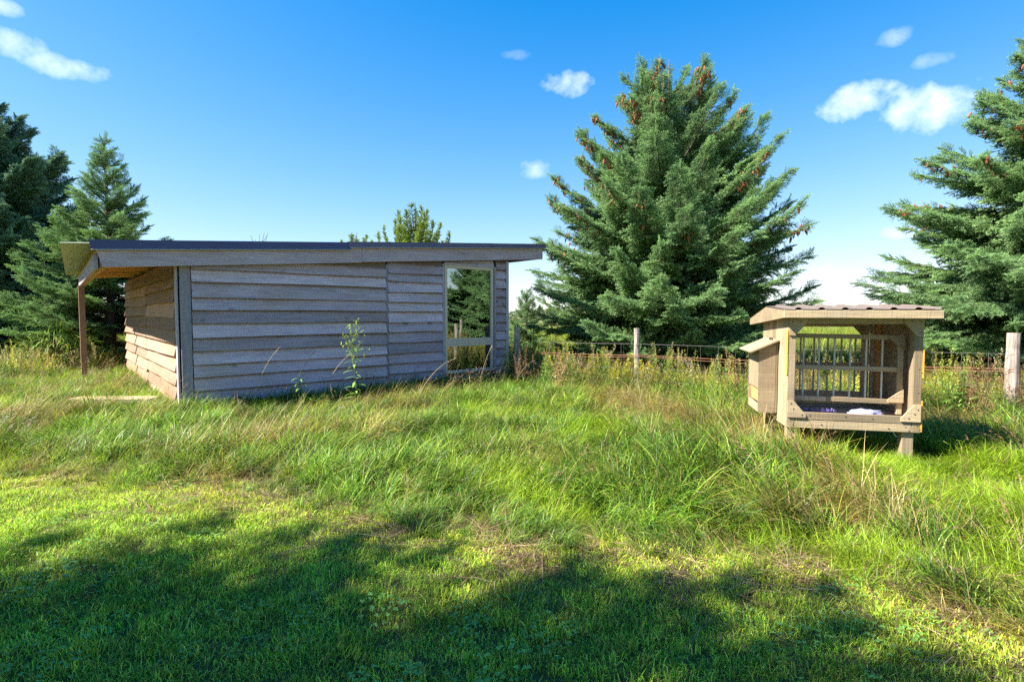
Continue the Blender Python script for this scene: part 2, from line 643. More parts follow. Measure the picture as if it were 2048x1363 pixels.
def build_shed():
    rng = random.Random(3)
    sh = thing('shed', 'weathered grey lap-sided shed with navy roof edge, tall window and open porch', 'shed', SHED_O, SHED_A)
    D = 6.9
    zr = lambda x: 2.335 + .0759 * x          # top of the roof

    # carcass walls
    def wall_poly(name, poly, o, ax, ay, th):
        return prism(name, sh, poly, o, ax, ay, th, M_dark)
    # front wall in pieces round the window (x, z); extruded inwards
    zt = lambda x: zr(x) - .10
    for poly in ([(0.02, -.1), (4.42, -.1), (4.42, zt(4.42)), (0.02, zt(0.02))],
                 [(5.54, -.1), (5.98, -.1), (5.98, zt(5.98)), (5.54, zt(5.54))],
                 [(4.42, -.1), (5.54, -.1), (5.54, .2), (4.42, .2)],
                 [(4.42, 2.29), (5.54, 2.29), (5.54, zt(5.54)), (4.42, zt(4.42))]):
        prism('wall', sh, [(x, z) for x, z in poly], (0, .12, 0), (1, 0, 0), (0, 0, 1), .12 - .012, M_dark)
    prism('wall', sh, [(0.13, -.1), (D, -.1), (D, zt(0)), (0.13, zt(0))], (0.012, 0, 0), (0, 1, 0), (0, 0, 1), .1, M_dark)
    prism('wall', sh, [(0.13, -.1), (D, -.1), (D, zt(5.9)), (0.13, zt(5.9))], (5.9, 0, 0), (0, 1, 0), (0, 0, 1), .08, M_dark)
    prism('wall', sh, [(0.115, -.1), (5.9, -.1), (5.9, zt(5.9)), (0.115, zt(0.115))], (0, D, 0), (1, 0, 0), (0, 0, 1), .1, M_dark)
    prism('floor', sh, [(0.12, .13), (5.89, .13), (5.89, D - .11), (.12, D - .11)], (0, 0, .03), (1, 0, 0), (0, 1, 0), .05, M_dark)

    fasc_b = lambda x: zr(x) - .115 - .205

    def front(x0):
        def fn(cx, cz):
            return Matrix.Translation((x0 + cx, -.004, cz))
        return fn
    # left section of the front wall
    c1 = [-.12, .06, .25, .45, .63, .82, 1.02, 1.22, 1.41, 1.59, 1.82, 1.995]
    x0, x1 = .145, 3.155
    for i, z in enumerate(c1):
        top = c1[i + 1] + .03 if i + 1 < len(c1) else None
        if top is None:
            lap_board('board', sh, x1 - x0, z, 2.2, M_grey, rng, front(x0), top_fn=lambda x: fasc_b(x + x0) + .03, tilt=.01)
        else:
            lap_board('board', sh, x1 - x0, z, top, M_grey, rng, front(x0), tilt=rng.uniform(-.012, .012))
    c2 = [-.1, .10, .278, .463, .644, .844, 1.03, 1.21, 1.40, 1.57, 1.754, 1.943, 2.086]
    x2, x3 = 3.195, 4.335
    for i, z in enumerate(c2):
        if i + 1 < len(c2):
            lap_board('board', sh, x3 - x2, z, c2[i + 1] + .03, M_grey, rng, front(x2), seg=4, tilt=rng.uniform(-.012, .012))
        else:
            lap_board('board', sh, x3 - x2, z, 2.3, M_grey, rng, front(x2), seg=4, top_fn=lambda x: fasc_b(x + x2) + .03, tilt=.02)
    c3 = [-.06, .116, .30, .47, .65, .82, 1.01, 1.184, 1.373, 1.53, 1.715, 1.895, 2.087, 2.27]
    x4, x5 = 5.655, 5.93
    for i, z in enumerate(c3):
        if i + 1 < len(c3):
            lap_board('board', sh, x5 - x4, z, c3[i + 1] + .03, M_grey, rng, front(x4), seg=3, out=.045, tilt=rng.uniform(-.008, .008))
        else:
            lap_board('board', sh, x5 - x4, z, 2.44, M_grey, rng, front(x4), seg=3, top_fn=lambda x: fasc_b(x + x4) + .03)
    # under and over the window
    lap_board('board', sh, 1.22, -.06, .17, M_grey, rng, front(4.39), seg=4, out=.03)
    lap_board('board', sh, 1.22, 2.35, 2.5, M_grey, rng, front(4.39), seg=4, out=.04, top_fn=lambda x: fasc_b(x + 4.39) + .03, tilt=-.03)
    # trims of the front
    beam('corner_board', sh, (.068, -.033, -.1), (.068, -.033, 2.05), .136, .028, M_trim, up=(0, 1, 0))
    beam('corner_board', sh, (-.033, .03, -.1), (-.033, .03, 2.04), .028, .10, M_trim, up=(0, 1, 0))
    beam('divider_strip', sh, (3.175, -.034, -.1), (3.175, -.034, 2.235), .034, .05, M_trim, up=(0, 1, 0))
    beam('corner_board', sh, (5.968, -.036, -.1), (5.968, -.036, 2.46), .068, .03, M_trim, up=(0, 1, 0))
    # window
    wf = thing_part = obj('window', box_mesh('window_surround', (.045, .06, 2.2), M_trim), sh, loc=(4.362, -.03, 1.22))
    beam('jamb', wf, (5.63 - 4.362, 0, -1.1), (5.63 - 4.362, 0, 1.1), .045, .058, M_trim, up=(0, 1, 0))
    beam('head', wf, (.03, 0, 1.105), (1.24, 0, 1.095), .058, .05, M_trim)
    fx0, fx1, fz0, fz1 = 4.40, 5.59, .19, 2.30
    for p0, p1 in (((fx0 + .03, fz0), (fx0 + .03, fz1)), ((fx1 - .03, fz0), (fx1 - .03, fz1))):
        beam('sash', wf, (p0[0] - 4.362, .012, p0[1] - 1.22), (p1[0] - 4.362, .012, p1[1] - 1.22), .06, .05, M_vinyl, up=(0, 1, 0))
    for z, h in ((fz0 + .03, .06), (fz1 - .03, .06), (.80, .055), (.745, .05)):
        beam('sash', wf, (fx0 + .062 - 4.362, .012, z - 1.22), (fx1 - .062 - 4.362, .012, z - 1.22), .05, h, M_vinyl)
    beam('sash', wf, (fx0 + .062 - 4.362, .016, .852 - 1.22), (fx1 - .062 - 4.362, .016, .852 - 1.22), .05, .045, M_vinyl)
    gm, gt, gp = new_mat('window_glass')
    gl = N(gt, 'ShaderNodeBsdfGlossy')
    gl.inputs['Roughness'].default_value = .0
    gl.inputs['Color'].default_value = (.82, .90, .92, 1)
    tr = N(gt, 'ShaderNodeBsdfTransparent')
    tr.inputs['Color'].default_value = (.75, .85, .85, 1)
    fr = N(gt, 'ShaderNodeFresnel')
    fr.inputs['IOR'].default_value = 4.2
    tcg = N(gt, 'ShaderNodeTexCoord')
    ng = N(gt, 'ShaderNodeTexNoise')
    ng.inputs['Scale'].default_value = 2.2
    ng.inputs['Detail'].default_value = 1
    L(gt, tcg.outputs['Object'], ng.inputs['Vector'])
    bg_ = N(gt, 'ShaderNodeBump')
    bg_.inputs['Distance'].default_value = .004
    bg_.inputs['Strength'].default_value = .5
    L(gt, ng.outputs['Fac'], bg_.inputs['Height'])
    L(gt, bg_.outputs[0], gl.inputs['Normal'])
    mx = N(gt, 'ShaderNodeMixShader')
    L(gt, fr.outputs[0], mx.inputs[0])
    L(gt, tr.outputs[0], mx.inputs[1])
    L(gt, gl.outputs[0], mx.inputs[2])
    L(gt, mx.outputs[0], gt.nodes['Material Output'].inputs['Surface'])
    for z0, z1 in ((.245, .72), (.87, 2.245)):
        obj('pane', box_mesh('pane', (1.08, .006, z1 - z0), gm, 0), wf, loc=((fx0 + fx1) / 2 - 4.362, .02, (z0 + z1) / 2 - 1.22))
    # left wall, lapped boards in two runs
    cl = [-.16, -.02, .146, .33, .537, .733, .94, 1.126, 1.32, 1.52, 1.715, 1.88]

    def left(y0):
        rot = Matrix.Rotation(-math.pi / 2, 4, 'Z')     # board x -> -y of the shed; outside -> -x

        def fn(cx, cz):
            return Matrix.Translation((-.004, y0 - cx, cz)) @ rot
        return fn
    for (ya, yb, dz) in ((.10, 3.12, 0.0), (3.15, 6.9, -.015)):
        for i, z in enumerate(cl):
            top = cl[i + 1] + .03 if i + 1 < len(cl) else 2.12
            ln = yb - ya
            j = rng.uniform(-.03, .03)
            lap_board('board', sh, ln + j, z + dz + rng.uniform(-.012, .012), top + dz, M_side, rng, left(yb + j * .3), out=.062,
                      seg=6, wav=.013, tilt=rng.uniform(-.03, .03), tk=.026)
    # roof: ribbed sheet, deck, flashing, fascia
    y0, y1 = -.16, 7.25
    xs = (-1.27, -.6, 2.5, 6.92)
    prof = []
    y = y0
    k = 0
    while y < y1:
        prof += [(y, 0), (y + .07, 0), (y + .085, .018), (y + .115, .018), (y + .13, 0)]
        y += .2
    prof = [(a, b) for a, b in prof if a <= y1] + [(y1, 0)]
    vs, fs = [], []
    for x in xs:
        for a, b in prof:
            xx = x + (.17 * (a - y0) / (y1 - y0) if x == xs[0] else 0)
            vs.append((xx, a, zr(xx) - .018 + b))
    m_ = len(prof)
    for i in range(len(xs) - 1):
        for j in range(m_ - 1):
            fs.append((i * m_ + j, (i + 1) * m_ + j, (i + 1) * m_ + j + 1, i * m_ + j + 1))
    me = mesh_np('roof', vs, fs, M_sheet)
    rf = obj('roof', me, sh)
    prism('roof_deck', sh, [(-.88, zr(-.88) - .075), (6.83, zr(6.83) - .075), (6.83, zr(6.83) - .024), (-.88, zr(-.88) - .024)],
          (0, 7.2, 0), (1, 0, 0), (0, 0, 1), 7.2 + .10, M_orange)

    def rake(xa, xb, h, y, mat, z_up):
        """Folded metal rake edge: face, top flange and a turned-out lip."""
        vs, fs = [], []
        for x in (xa, xb):
            vs += [(x, y + .14, zr(x) + z_up), (x, y, zr(x) + z_up), (x, y - .004, zr(x) + z_up - h), (x, y - .018, zr(x) + z_up - h - .006),
                   (x, y - .014, zr(x) + z_up - h - .014), (x, y + .006, zr(x) + z_up - h - .004), (x, y + .012, zr(x) + z_up - .012), (x, y + .14, zr(x) + z_up - .012)]
        vs[1] = (vs[1][0] - .02, *vs[1][1:])
        for k in range(8):
            fs.append((k, (k + 1) % 8, 8 + (k + 1) % 8, 8 + k))
        fs += [tuple(range(8))[::-1], tuple(range(8, 16))]
        o = obj('rake_flashing', mesh_np('rake_flashing', vs, fs, mat), sh)
        o.data.materials.append(M_lip)
        for p_ in o.data.polygons:
            if set(p_.vertices) in ({2, 3, 11, 10}, {3, 4, 12, 11}):
                p_.material_index = 1
        return o
    rake(-.97, 2.46, .115, -.185, M_navy, .022)
    rake(2.42, 5.47, .088, -.195, M_navy2, .030)
    rake(5.45, 6.93, .088, -.200, M_navy2, .026)
    # fascia boards
    def fascia(xa, xb, cut, h):
        poly = [(xa + cut, zr(xa) - .10 - h), (xb, zr(xb) - .10 - h), (xb, zr(xb) - .03), (xa, zr(xa) - .03)]
        prism('fascia', sh, poly, (0, -.118, 0), (1, 0, 0), (0, 0, 1), .038, M_grey)
    fascia(-.93, 2.655, .07, .215)
    fascia(2.66, 6.88, .0, .205)
    # end board of the high side
    prism('fascia', sh, [(-.11, zr(6.88) - .3), (7.15, zr(6.88) - .3), (7.15, zr(6.88) - .03), (-.11, zr(6.88) - .03)], (6.84, 0, 0), (0, 1, 0), (0, 0, 1), .035, M_grey)
    # porch: beam, rafters, post
    zb = zr(-.92)
    beam('porch_beam', sh, (-.92, -.10, zb - .245), (-.90, 5.75, zb - .245), .045, .19, M_trim, up=(0, 0, 1))
    beam('porch_beam', sh, (-.855, -.075, zb - .245), (-.845, 5.72, zb - .245), .06, .17, M_orange, up=(0, 0, 1))
    for y in (.0, 1.05, 2.1, 3.2, 4.3, 5.4):
        beam('rafter', sh, (-.80, y, zr(-.80) - .115), (.10, y, zr(.10) - .115), .045, .14, M_orange)
    beam('porch_post', sh, (-.90, 5.25, -.15), (-.90, 5.25, zb - .335), .10, .10, M_post, up=(0, 1, 0))
    return sh


build_shed()

# plank lying at the foot of the porch
o = obj('plank', box_mesh('plank', (1.35, .24, .07), M_hutch, .006), None, loc=(-5.95, 8.02, .075), rot=(R(2), R(-1), R(-6)))
o['label'] = 'pale weathered plank lying in the grass beside the sunny shed wall'
o['category'] = 'plank'

# ------------------------------------------------------------------ the hutch
HUT_O = Vector((2.58, 5.05, 0))
HUT_A = math.atan2(-.2275, .974)


def build_hutch():
    rng = random.Random(11)
    h = thing('chicken_hutch', 'open-fronted wooden hutch on legs with reddish metal roof and barred frame', 'hutch', HUT_O, HUT_A)
    W, Dp, zb, zt = 1.10, 1.02, .29, 1.315

    def b(name, p0, p1, w, t, mat=M_hutch, up=(0, 0, 1), **kw):
        return beam(name, h, p0, p1, w, t, mat, up, **kw)

    def screws(parent, pts, y):
        for x, z in pts:
            bm = bmesh.new()
            bmesh.ops.create_cone(bm, cap_ends=True, segments=6, radius1=.0055, radius2=.0055, depth=.004)
            me = bpy.data.meshes.new('screw')
            bm.to_mesh(me)
            bm.free()
            me.materials.append(M_screw)
            o = obj('screw', me, h, loc=(x, y, z), rot=(R(90), 0, 0))
    # legs
    for x, y in ((.06, .05), (W - .085, .05), (.06, Dp - .08), (W - .085, Dp - .08)):
        b('leg', (x, y, -.15), (x, y, .42), .095, .09, up=(0, 1, 0))
    # front frame, two faces thick
    b('front_post', (.034, -.012, zb), (.034, -.012, zt), .068, .024, up=(0, 1, 0))
    b('front_post', (W - .034, -.012, zb), (W - .034, -.012, zt), .068, .024, up=(0, 1, 0))
    b('header', (.07, -.011, 1.289), (W - .07, -.011, 1.287), .024, .052)
    b('sill', (.07, -.011, .328), (W - .07, -.011, .328), .024, .075)
    b('sill', (.07, -.013, .405), (W - .07, -.013, .402), .024, .07)
    # corner gussets
    g = .155
    for (x, z, sx, sz) in ((.006, zb + .10, 1, 1), (W - .006, zb + .10, -1, 1), (.006, zt - .006, 1, -1), (W - .006, zt - .006, -1, -1)):
        poly = [(0, 0), (g * sx, 0), (g * sx, .03 * sz), (.05 * sx, (g + .0) * sz), (0, g * sz)]
        if sx * sz < 0:
            poly = poly[::-1]
        prism('gusset', h, [(x + a, z + c) for a, c in poly], (0, -.0255, 0), (1, 0, 0), (0, 0, 1), .014, M_hutch)
    screws(h, [(.03, .35), (.055, .47), (.13, .415), (.035, .52), (W - .03, .35), (W - .055, .46), (W - .10, .42), (W - .03, .50), (W - .12, .34),
               (.03, 1.28), (.10, 1.285), (.035, 1.20), (W - .03, 1.28), (W - .1, 1.285), (W - .03, 1.19), (W - .03, 1.05), (W - .03, .86), (W - .03, .65)], -.041)
    screws(h, [(.5, .41), (.72, .40), (.3, .33), (.85, .32), (.2, .41)], -.026)
    # raw yellow strips on the post edges
    for x, z0, z1 in ((-.006, .98, 1.20), (-.006, .785, .975), (W + .006, .78, 1.04), (W + .006, .30, .58)):
        b('edge_strip', (x, -.014, z0), (x, -.014, z1), .012, .030, M_yellow, up=(0, 1, 0), bevel=.002)
    # side walls of upright boards
    for sx in (0, 1):
        x = .011 if sx == 0 else W - .011
        n = 7
        wd = (Dp - .002) / n
        for i in range(n):
            yy = .003 + wd * (i + .5)
            b('plank', (x + rng.uniform(-.002, .002), yy, zb + rng.uniform(-.01, .005)), (x, yy, zt + .02), .02, wd - .004, M_hutch if sx == 0 else M_hutch_in, up=(0, 1, 0), bevel=.002)
    # studs inside the right wall, one of raw reddish timber
    b('stud', (W - .04, .93, .42), (W - .04, .93, 1.29), .035, .06, M_hutch_in, up=(0, 1, 0))
    b('stud', (W - .045, .78, .42), (W - .045, .78, 1.29), .035, .05, M_orange, up=(0, 1, 0))
    # front jamb behind the right post
    b('jamb', (W - .045, .035, .40), (W - .045, .035, 1.27), .045, .065, M_hutch, up=(0, 1, 0))
    b('jamb', (.045, .035, .40), (.045, .035, 1.27), .045, .065, M_hutch, up=(0, 1, 0))
    # floor boards
    n = 8
    for i in range(n):
        yy = .02 + (Dp - .04) * (i + .5) / n
        b('floor_board', (.025, yy, .375 + rng.uniform(-.002, .002)), (W - .025, yy, .375), (Dp - .04) / n - .004, .022, M_hutch_in, bevel=.002)
    # inner barred frame
    yf = .20
    fr = b('barred_frame', (W - .085, yf, .415), (W - .085, yf, 1.16), .045, .035, M_hutch, up=(0, 1, 0))
    Mi = fr.matrix_basis.inverted()

    def fb(name, p0, p1, w, t, mat, up=(0, 0, 1), bevel=.003):
        o = beam(name, fr, (0, 0, 0), (1, 0, 0), w, t, mat, up, bevel)
        p0, p1 = Vector(p0), Vector(p1)
        d = (p1 - p0)
        x = d.normalized()
        y_ = Vector(up).cross(x).normalized()
        z_ = x.cross(y_)
        M_ = Matrix((x, y_, z_)).transposed().to_4x4()
        M_.translation = (p0 + p1) / 2
        for v in o.data.vertices:
            v.co.x *= d.length
        o.matrix_basis = Mi @ M_
        return o
    fb('rail', (.028, yf, 1.145), (W - .11, yf, 1.135), .035, .042, M_hutch)
    fb('rail', (.028, yf, .845), (W - .11, yf, .835), .035, .042, M_hutch)
    fb('rail', (.028, yf, .545), (.40, yf, .540), .035, .045, M_hutch_in)
    fb('rail', (.402, yf - .004, .543), (W - .11, yf - .004, .532), .035, .045, M_hutch)
    for i in range(8):
        x = -.02 + .135 * (i + .62)
        fb('bar', (x, yf + .019, .55), (x, yf + .019, 1.15), .016, .016, M_dowel, up=(0, 1, 0))
    for z, s in ((1.15, -1), (.53, 1)):
        poly = [(0, 0), (-.13, 0), (-.13, .025 * s), (0, .13 * s)]
        if s > 0:
            poly = poly[::-1]
        prism('frame_gusset', h, [(W - .066 + a, z + c) for a, c in poly], (0, yf - .034, 0), (1, 0, 0), (0, 0, 1), .014, M_hutch)
    # barred back
    yb = Dp - .03
    b('back_header', (.025, yb, 1.265), (W - .025, yb, 1.265), .03, .10, M_hutch_in)
    b('back_post', (W - .09, yb, .39), (W - .09, yb, 1.21), .07, .03, M_hutch_in, up=(0, 1, 0))
    b('back_post', (.05, yb, .39), (.05, yb, 1.21), .05, .03, M_hutch_in, up=(0, 1, 0))
    b('back_rail', (.08, yb - .002, 1.115), (W - .13, yb - .002, 1.115), .03, .03, M_hutch_in)
    b('back_rail', (.08, yb - .002, .80), (W - .13, yb - .002, .80), .03, .055, M_hutch_in)
    b('back_rail', (.08, yb - .002, .455), (W - .13, yb - .002, .455), .03, .13, M_hutch_in)
    for i in range(7):
        x = .115 + .135 * i
        b('back_bar', (x, yb + .022, .45), (x, yb + .022, 1.12), .016, .016, M_dowel, up=(0, 1, 0), bevel=.002)
    prism('gusset', h, [(W - .10, 1.22), (W - .22, 1.22), (W - .10, 1.09)], (0, yb - .017, 0), (1, 0, 0), (0, 0, 1), .012, M_hutch_in)
    # nest boxes on both sides
    for sx in (-1, 1):
        ox = -.003 if sx < 0 else W + .003
        w = .18 if sx < 0 else .15
        ya, yc = (.31, .81) if sx < 0 else (.36, .86)
        zt_in, zt_out, zbx = 1.085, 1.0, .365
        nb = b('nest_box', (ox + sx * .012, ya + .011, zbx), (ox + sx * .012, ya + .011, zt_in - .01), .022, .02, M_hutch, up=(0, 1, 0))
        pf = [(ox + sx * .024, zbx), (ox + sx * w, zbx + .0), (ox + sx * w, zt_out), (ox + sx * .024, zt_in - .012)]
        if sx < 0:
            pf = pf[::-1]
        prism('nest_box_end', h, pf, (0, ya + .02, 0), (1, 0, 0), (0, 0, 1), .02, M_hutch)
        prism('nest_box_end', h, pf, (0, yc, 0), (1, 0, 0), (0, 0, 1), .02, M_hutch)
        xo = ox + sx * (w - .011)
        b('nest_box_panel', (xo, (ya + yc) / 2 - .01 + .0, .60), (xo, (ya + yc) / 2 - .01, zt_out - .005), .02, yc - ya - .05, M_hutch, up=(0, 1, 0))
        b('nest_box_hatch', (xo - sx * .03, (ya + yc) / 2, .45), (xo - sx * .015, (ya + yc) / 2, .59), .016, yc - ya - .05, M_orange, up=(0, 1, 0))
        b('nest_box_panel', (xo, (ya + yc) / 2 - .01, zbx), (xo, (ya + yc) / 2 - .01, .445), .02, yc - ya - .05, M_hutch, up=(0, 1, 0))
        b('nest_box_lid', (ox + sx * .005, (ya + yc) / 2, zt_in + .008), (ox + sx * (w + .09), (ya + yc) / 2, zt_out - .03), yc - ya + .09, .02, M_hutch, up=(0, 0, 1))
        for y in (ya + .09, ya + .16):
            bm = bmesh.new()
            bmesh.ops.create_cone(bm, cap_ends=True, segments=8, radius1=.013, radius2=.010, depth=.02)
            me = bpy.data.meshes.new('lid_knob')
            bm.to_mesh(me)
            bm.free()
            me.materials.append(M_screw)
            obj('lid_knob', me, h, loc=(ox + sx * .045, y, zt_in + .018))
    # roof: corrugated sheet folded over a low ridge, boards at the eaves and gables
    xa, xb = -.075, W + .085
    ys = ((-.165, 1.392), (.56, 1.432), (1.37, 1.305))
    prof = []
    x = xa
    while x < xb - .01:
        prof += [(x, 0), (x + .085, 0), (x + .105, .016), (x + .13, .016), (x + .15, 0)]
        x += .19
    prof = [p for p in prof if p[0] < xb] + [(xb, 0)]
    vs, fs = [], []
    for y, z in ys:
        for a, c in prof:
            vs.append((a, y, z + c + .002))
    k = len(prof)
    for i in range(2):
        for j in range(k - 1):
            fs.append((i * k + j, i * k + j + 1, (i + 1) * k + j + 1, (i + 1) * k + j))
    obj('roof', mesh_np('roof', vs, fs, M_redroof), h)
    b('eave_board', (xa, -.150, 1.352), (xb, -.150, 1.347), .026, .072)
    b('eave_board', (xa, 1.355, 1.262), (xb, 1.355, 1.262), .026, .07)
    for x in (xa + .013, xb - .013):
        poly = [(-.136, 1.318), (1.341, 1.228), (1.341, 1.300), (.56, 1.424), (-.136, 1.386)]
        prism('gable_board', h, poly, (x - .013, 0, 0), (0, 1, 0), (0, 0, 1), .026, M_hutch)
    prism('roof_lining', h, [(-.13, 1.33), (.56, 1.375), (1.33, 1.262), (1.33, 1.28), (.56, 1.41), (-.13, 1.37)], (xa + .03, 0, 0), (0, 1, 0), (0, 0, 1), xb - xa - .06, M_hutch_in)
    b('loose_strip', (W - .21, .03, .31), (W - .17, .02, .235), .003, .02, M_lip, up=(0, 1, 0), bevel=0)
    return h


build_hutch()


def on_hutch(x, y, z):
    return HUT_O + Matrix.Rotation(HUT_A, 3, 'Z') @ Vector((x, y, z))


def build_clutter():
    rng = random.Random(5)
    # crumpled pale blue plastic bag
    bm = bmesh.new()
    bmesh.ops.create_icosphere(bm, subdivisions=3, radius=1)
    for v in bm.verts:
        n = v.co.normalized()
        k = 1 + .28 * math.sin(9 * n.x + 5 * n.y) * math.cos(11 * n.z + 3 * n.x) + rng.uniform(-.09, .09)
        v.co = Vector((n.x * .15 * k, n.y * .09 * k, max(n.z, -.45) * .045 * k))
    me = bpy.data.meshes.new('plastic_bag')
    bm.to_mesh(me)
    bm.free()
    me.shade_smooth()
    o = obj('plastic_bag', me, None, plain('pale_blue_plastic', (.30, .32, .52), .35, 0, .5, .3, 25), on_hutch(.74, .18, .409), (0, 0, HUT_A + .3))
    o['label'] = 'crumpled pale blue plastic bag on the hutch floor'
    o['category'] = 'bag'
    # frilly purple garland: many small ruffled petals along a curve
    vs, fs = [], []
    for i in range(150):
        t = i / 149
        cx, cy, cz = -.15 + .30 * t, .02 * math.sin(t * 7), .028
        d = Vector((rng.gauss(0, .3), rng.gauss(0, 1), rng.gauss(.2, 1))).normalized()
        s = d.cross(Vector((rng.gauss(0, 1), rng.gauss(0, 1), rng.gauss(0, 1)))).normalized()
        p = Vector((cx, cy, cz)) + d * .012
        l, w = rng.uniform(.018, .035), rng.uniform(.006, .011)
        b = len(vs)
        q = [p - s * w * .5, p + s * w * .5, p + d * l + s * w, p + d * l - s * w]
        vs += [Vector((a.x, a.y, max(a.z, .002))) for a in q]
        fs.append((b, b + 1, b + 2, b + 3))
    o = obj('garland', mesh_np('garland', vs, fs, plain('purple_frill', (.20, .17, .42), .7, 0, .2, .5, 40)), None, None, on_hutch(.33, .17, .386), (0, 0, HUT_A))
    o['label'] = 'frilly purple garland lying on the hutch floor'
    o['category'] = 'garland'


build_clutter()

# ------------------------------------------------------------------ fence
FENCE = [(0.12, 11.0, 1.09), (2.26, 9.7, 1.10), (6.69, 7.2, 1.10), (9.1, 8.05, 1.15)]


def build_fence():
    rng = random.Random(21)
    fc = thing('wire_fence', 'wire mesh fence with round weathered posts and rusty strands behind hutch', 'fence', (FENCE[0][0], FENCE[0][1], 0))
    o0 = Vector((FENCE[0][0], FENCE[0][1], 0))
    for i, (x, y, hgt) in enumerate(FENCE):
        r0 = (.065, .052, .078, .07, .07)[i]
        pts, rad = [], []
        lean = (rng.uniform(-.03, .03), rng.uniform(-.02, .02))
        for k in range(7):
            t = k / 6
            z = -.2 + (hgt + .2) * t
            pts.append((x - o0.x + lean[0] * t + rng.uniform(-.004, .004), y - o0.y + lean[1] * t, z))
            rad.append(r0 * (1.06 - .12 * t) * rng.uniform(.96, 1.04))
        vs, fs = tube_np(pts, rad, 11)
        for j in range(len(vs)):
            vs[j] = vs[j] + Vector((rng.uniform(-.003, .003), rng.uniform(-.003, .003), 0))
        mt = bpy.data.materials.get('post_round') or post_round()
        obj('post', mesh_np('post', vs, fs, mt), fc, None)
    for a, b in zip(FENCE[:-1], FENCE[1:]):
        A, B = Vector((a[0], a[1], 0)) - o0, Vector((b[0], b[1], 0)) - o0
        ln = (B - A).length
        nrm = Vector((-(B - A).y, (B - A).x, 0)).normalized() * -.07
        for z, sag, rad, mat in ((.82, .012, .002, M_wire), (.625, .03, .0042, M_rust), (.595, .045, .0036, M_rust), (.385, .015, .0022, M_wire), (.17, .01, .0022, M_wire), (.05, .0, .0022, M_wire)):
            pts = []
            for k in range(9):
                t = k / 8
                p = A.lerp(B, t) + nrm
                p.z = z - sag * 4 * t * (1 - t) + rng.uniform(-.006, .006)
                pts.append(p)
            vs, fs = tube_np(pts, [rad] * 9, 4)
            obj('wire', mesh_np('wire', vs, fs, mat), fc)
        n = int(ln / .27)
        vs, fs = tube_np([(0, 0, 0), (.006, .003, .4), (0, 0, .79)], [.0017] * 3, 4)
        stay = mesh_np('stay', vs, fs, M_wire)
        for k in range(1, n):
            p = A.lerp(B, (k + rng.uniform(-.08, .08)) / n) + nrm
            obj('stay', stay, fc, loc=(p.x, p.y, .03), rot=(rng.uniform(-.05, .05), rng.uniform(-.05, .05), rng.uniform(0, 6)))


def post_round():
    m, t, p = new_mat('post_round')
    tc = N(t, 'ShaderNodeTexCoord')
    mp = N(t, 'ShaderNodeMapping')
    mp.inputs['Scale'].default_value = (1, 1, .10)
    L(t, tc.outputs['Object'], mp.inputs['Vector'])
    n = N(t, 'ShaderNodeTexNoise')
    n.inputs['Scale'].default_value = 38
    n.inputs['Detail'].default_value = 6
    L(t, mp.outputs[0], n.inputs['Vector'])
    n2 = N(t, 'ShaderNodeTexNoise')
    n2.inputs['Scale'].default_value = 7
    n2.inputs['Detail'].default_value = 6
    L(t, tc.outputs['Object'], n2.inputs['Vector'])
    r = N(t, 'ShaderNodeMapRange')
    r.inputs['From Min'].default_value = .35
    r.inputs['From Max'].default_value = .7
    L(t, n.outputs['Fac'], r.inputs['Value'])
    c = mixc(t, r.outputs[0], (.20, .15, .125), (.50, .42, .37))
    r2 = N(t, 'ShaderNodeMapRange')
    r2.inputs['From Min'].default_value = .52
    r2.inputs['From Max'].default_value = .66
    L(t, n2.outputs['Fac'], r2.inputs['Value'])
    c = mixc(t, math_node(t, 'MULTIPLY', r2.outputs[0], .6), c, (.16, .105, .08))
    L(t, c, p.inputs['Base Color'])
    p.inputs['Roughness'].default_value = .9
    bp = N(t, 'ShaderNodeBump')
    bp.inputs['Distance'].default_value = .01
    L(t, n.outputs['Fac'], bp.inputs['Height'])
    L(t, bp.outputs[0], p.inputs['Normal'])
    return m


build_fence()

# ------------------------------------------------------------------ conifers


def needles(verts, faces, cols, p0, p1, rng, nl, per, step, col, coltip, droop=0.0, lift=0.55, up_bias=0.25, w=.0022):
    """Needles round the twig p0-p1: thin triangles leaning forward."""
    p0, p1 = np.asarray(p0, float), np.asarray(p1, float)
    d = p1 - p0
    ln = np.linalg.norm(d)
    d = d / ln
    a = np.cross(d, (0.2, 0.1, 1.0))
    a /= np.linalg.norm(a)
    b = np.cross(a, d)
    n = max(3, int(ln / step))
    for i in range(n + 1):
        t = i / n
        c = p0 + d * ln * t
        for k in range(per):
            an = rng.uniform(0, 2 * math.pi)
            rad = a * math.cos(an) + b * math.sin(an)
            rad = rad + np.array((0, 0, up_bias))
            dirn = d * lift + rad * .85
            dirn /= np.linalg.norm(dirn)
            side = np.cross(dirn, rng.normal(size=3))
            side /= np.linalg.norm(side) + 1e-9
            l = nl * rng.uniform(.75, 1.15) * (1 if t < .9 else .8)
            j = len(verts)
            verts += [c - side * w, c + side * w, c + dirn * l]
            faces.append((j, j + 1, j + 2))
            cc = np.array(col) * (1 - t * .5) + np.array(coltip) * t * .5
            cc = cc * rng.uniform(.8, 1.2)
            cols += [cc * .8, cc * .8, cc]


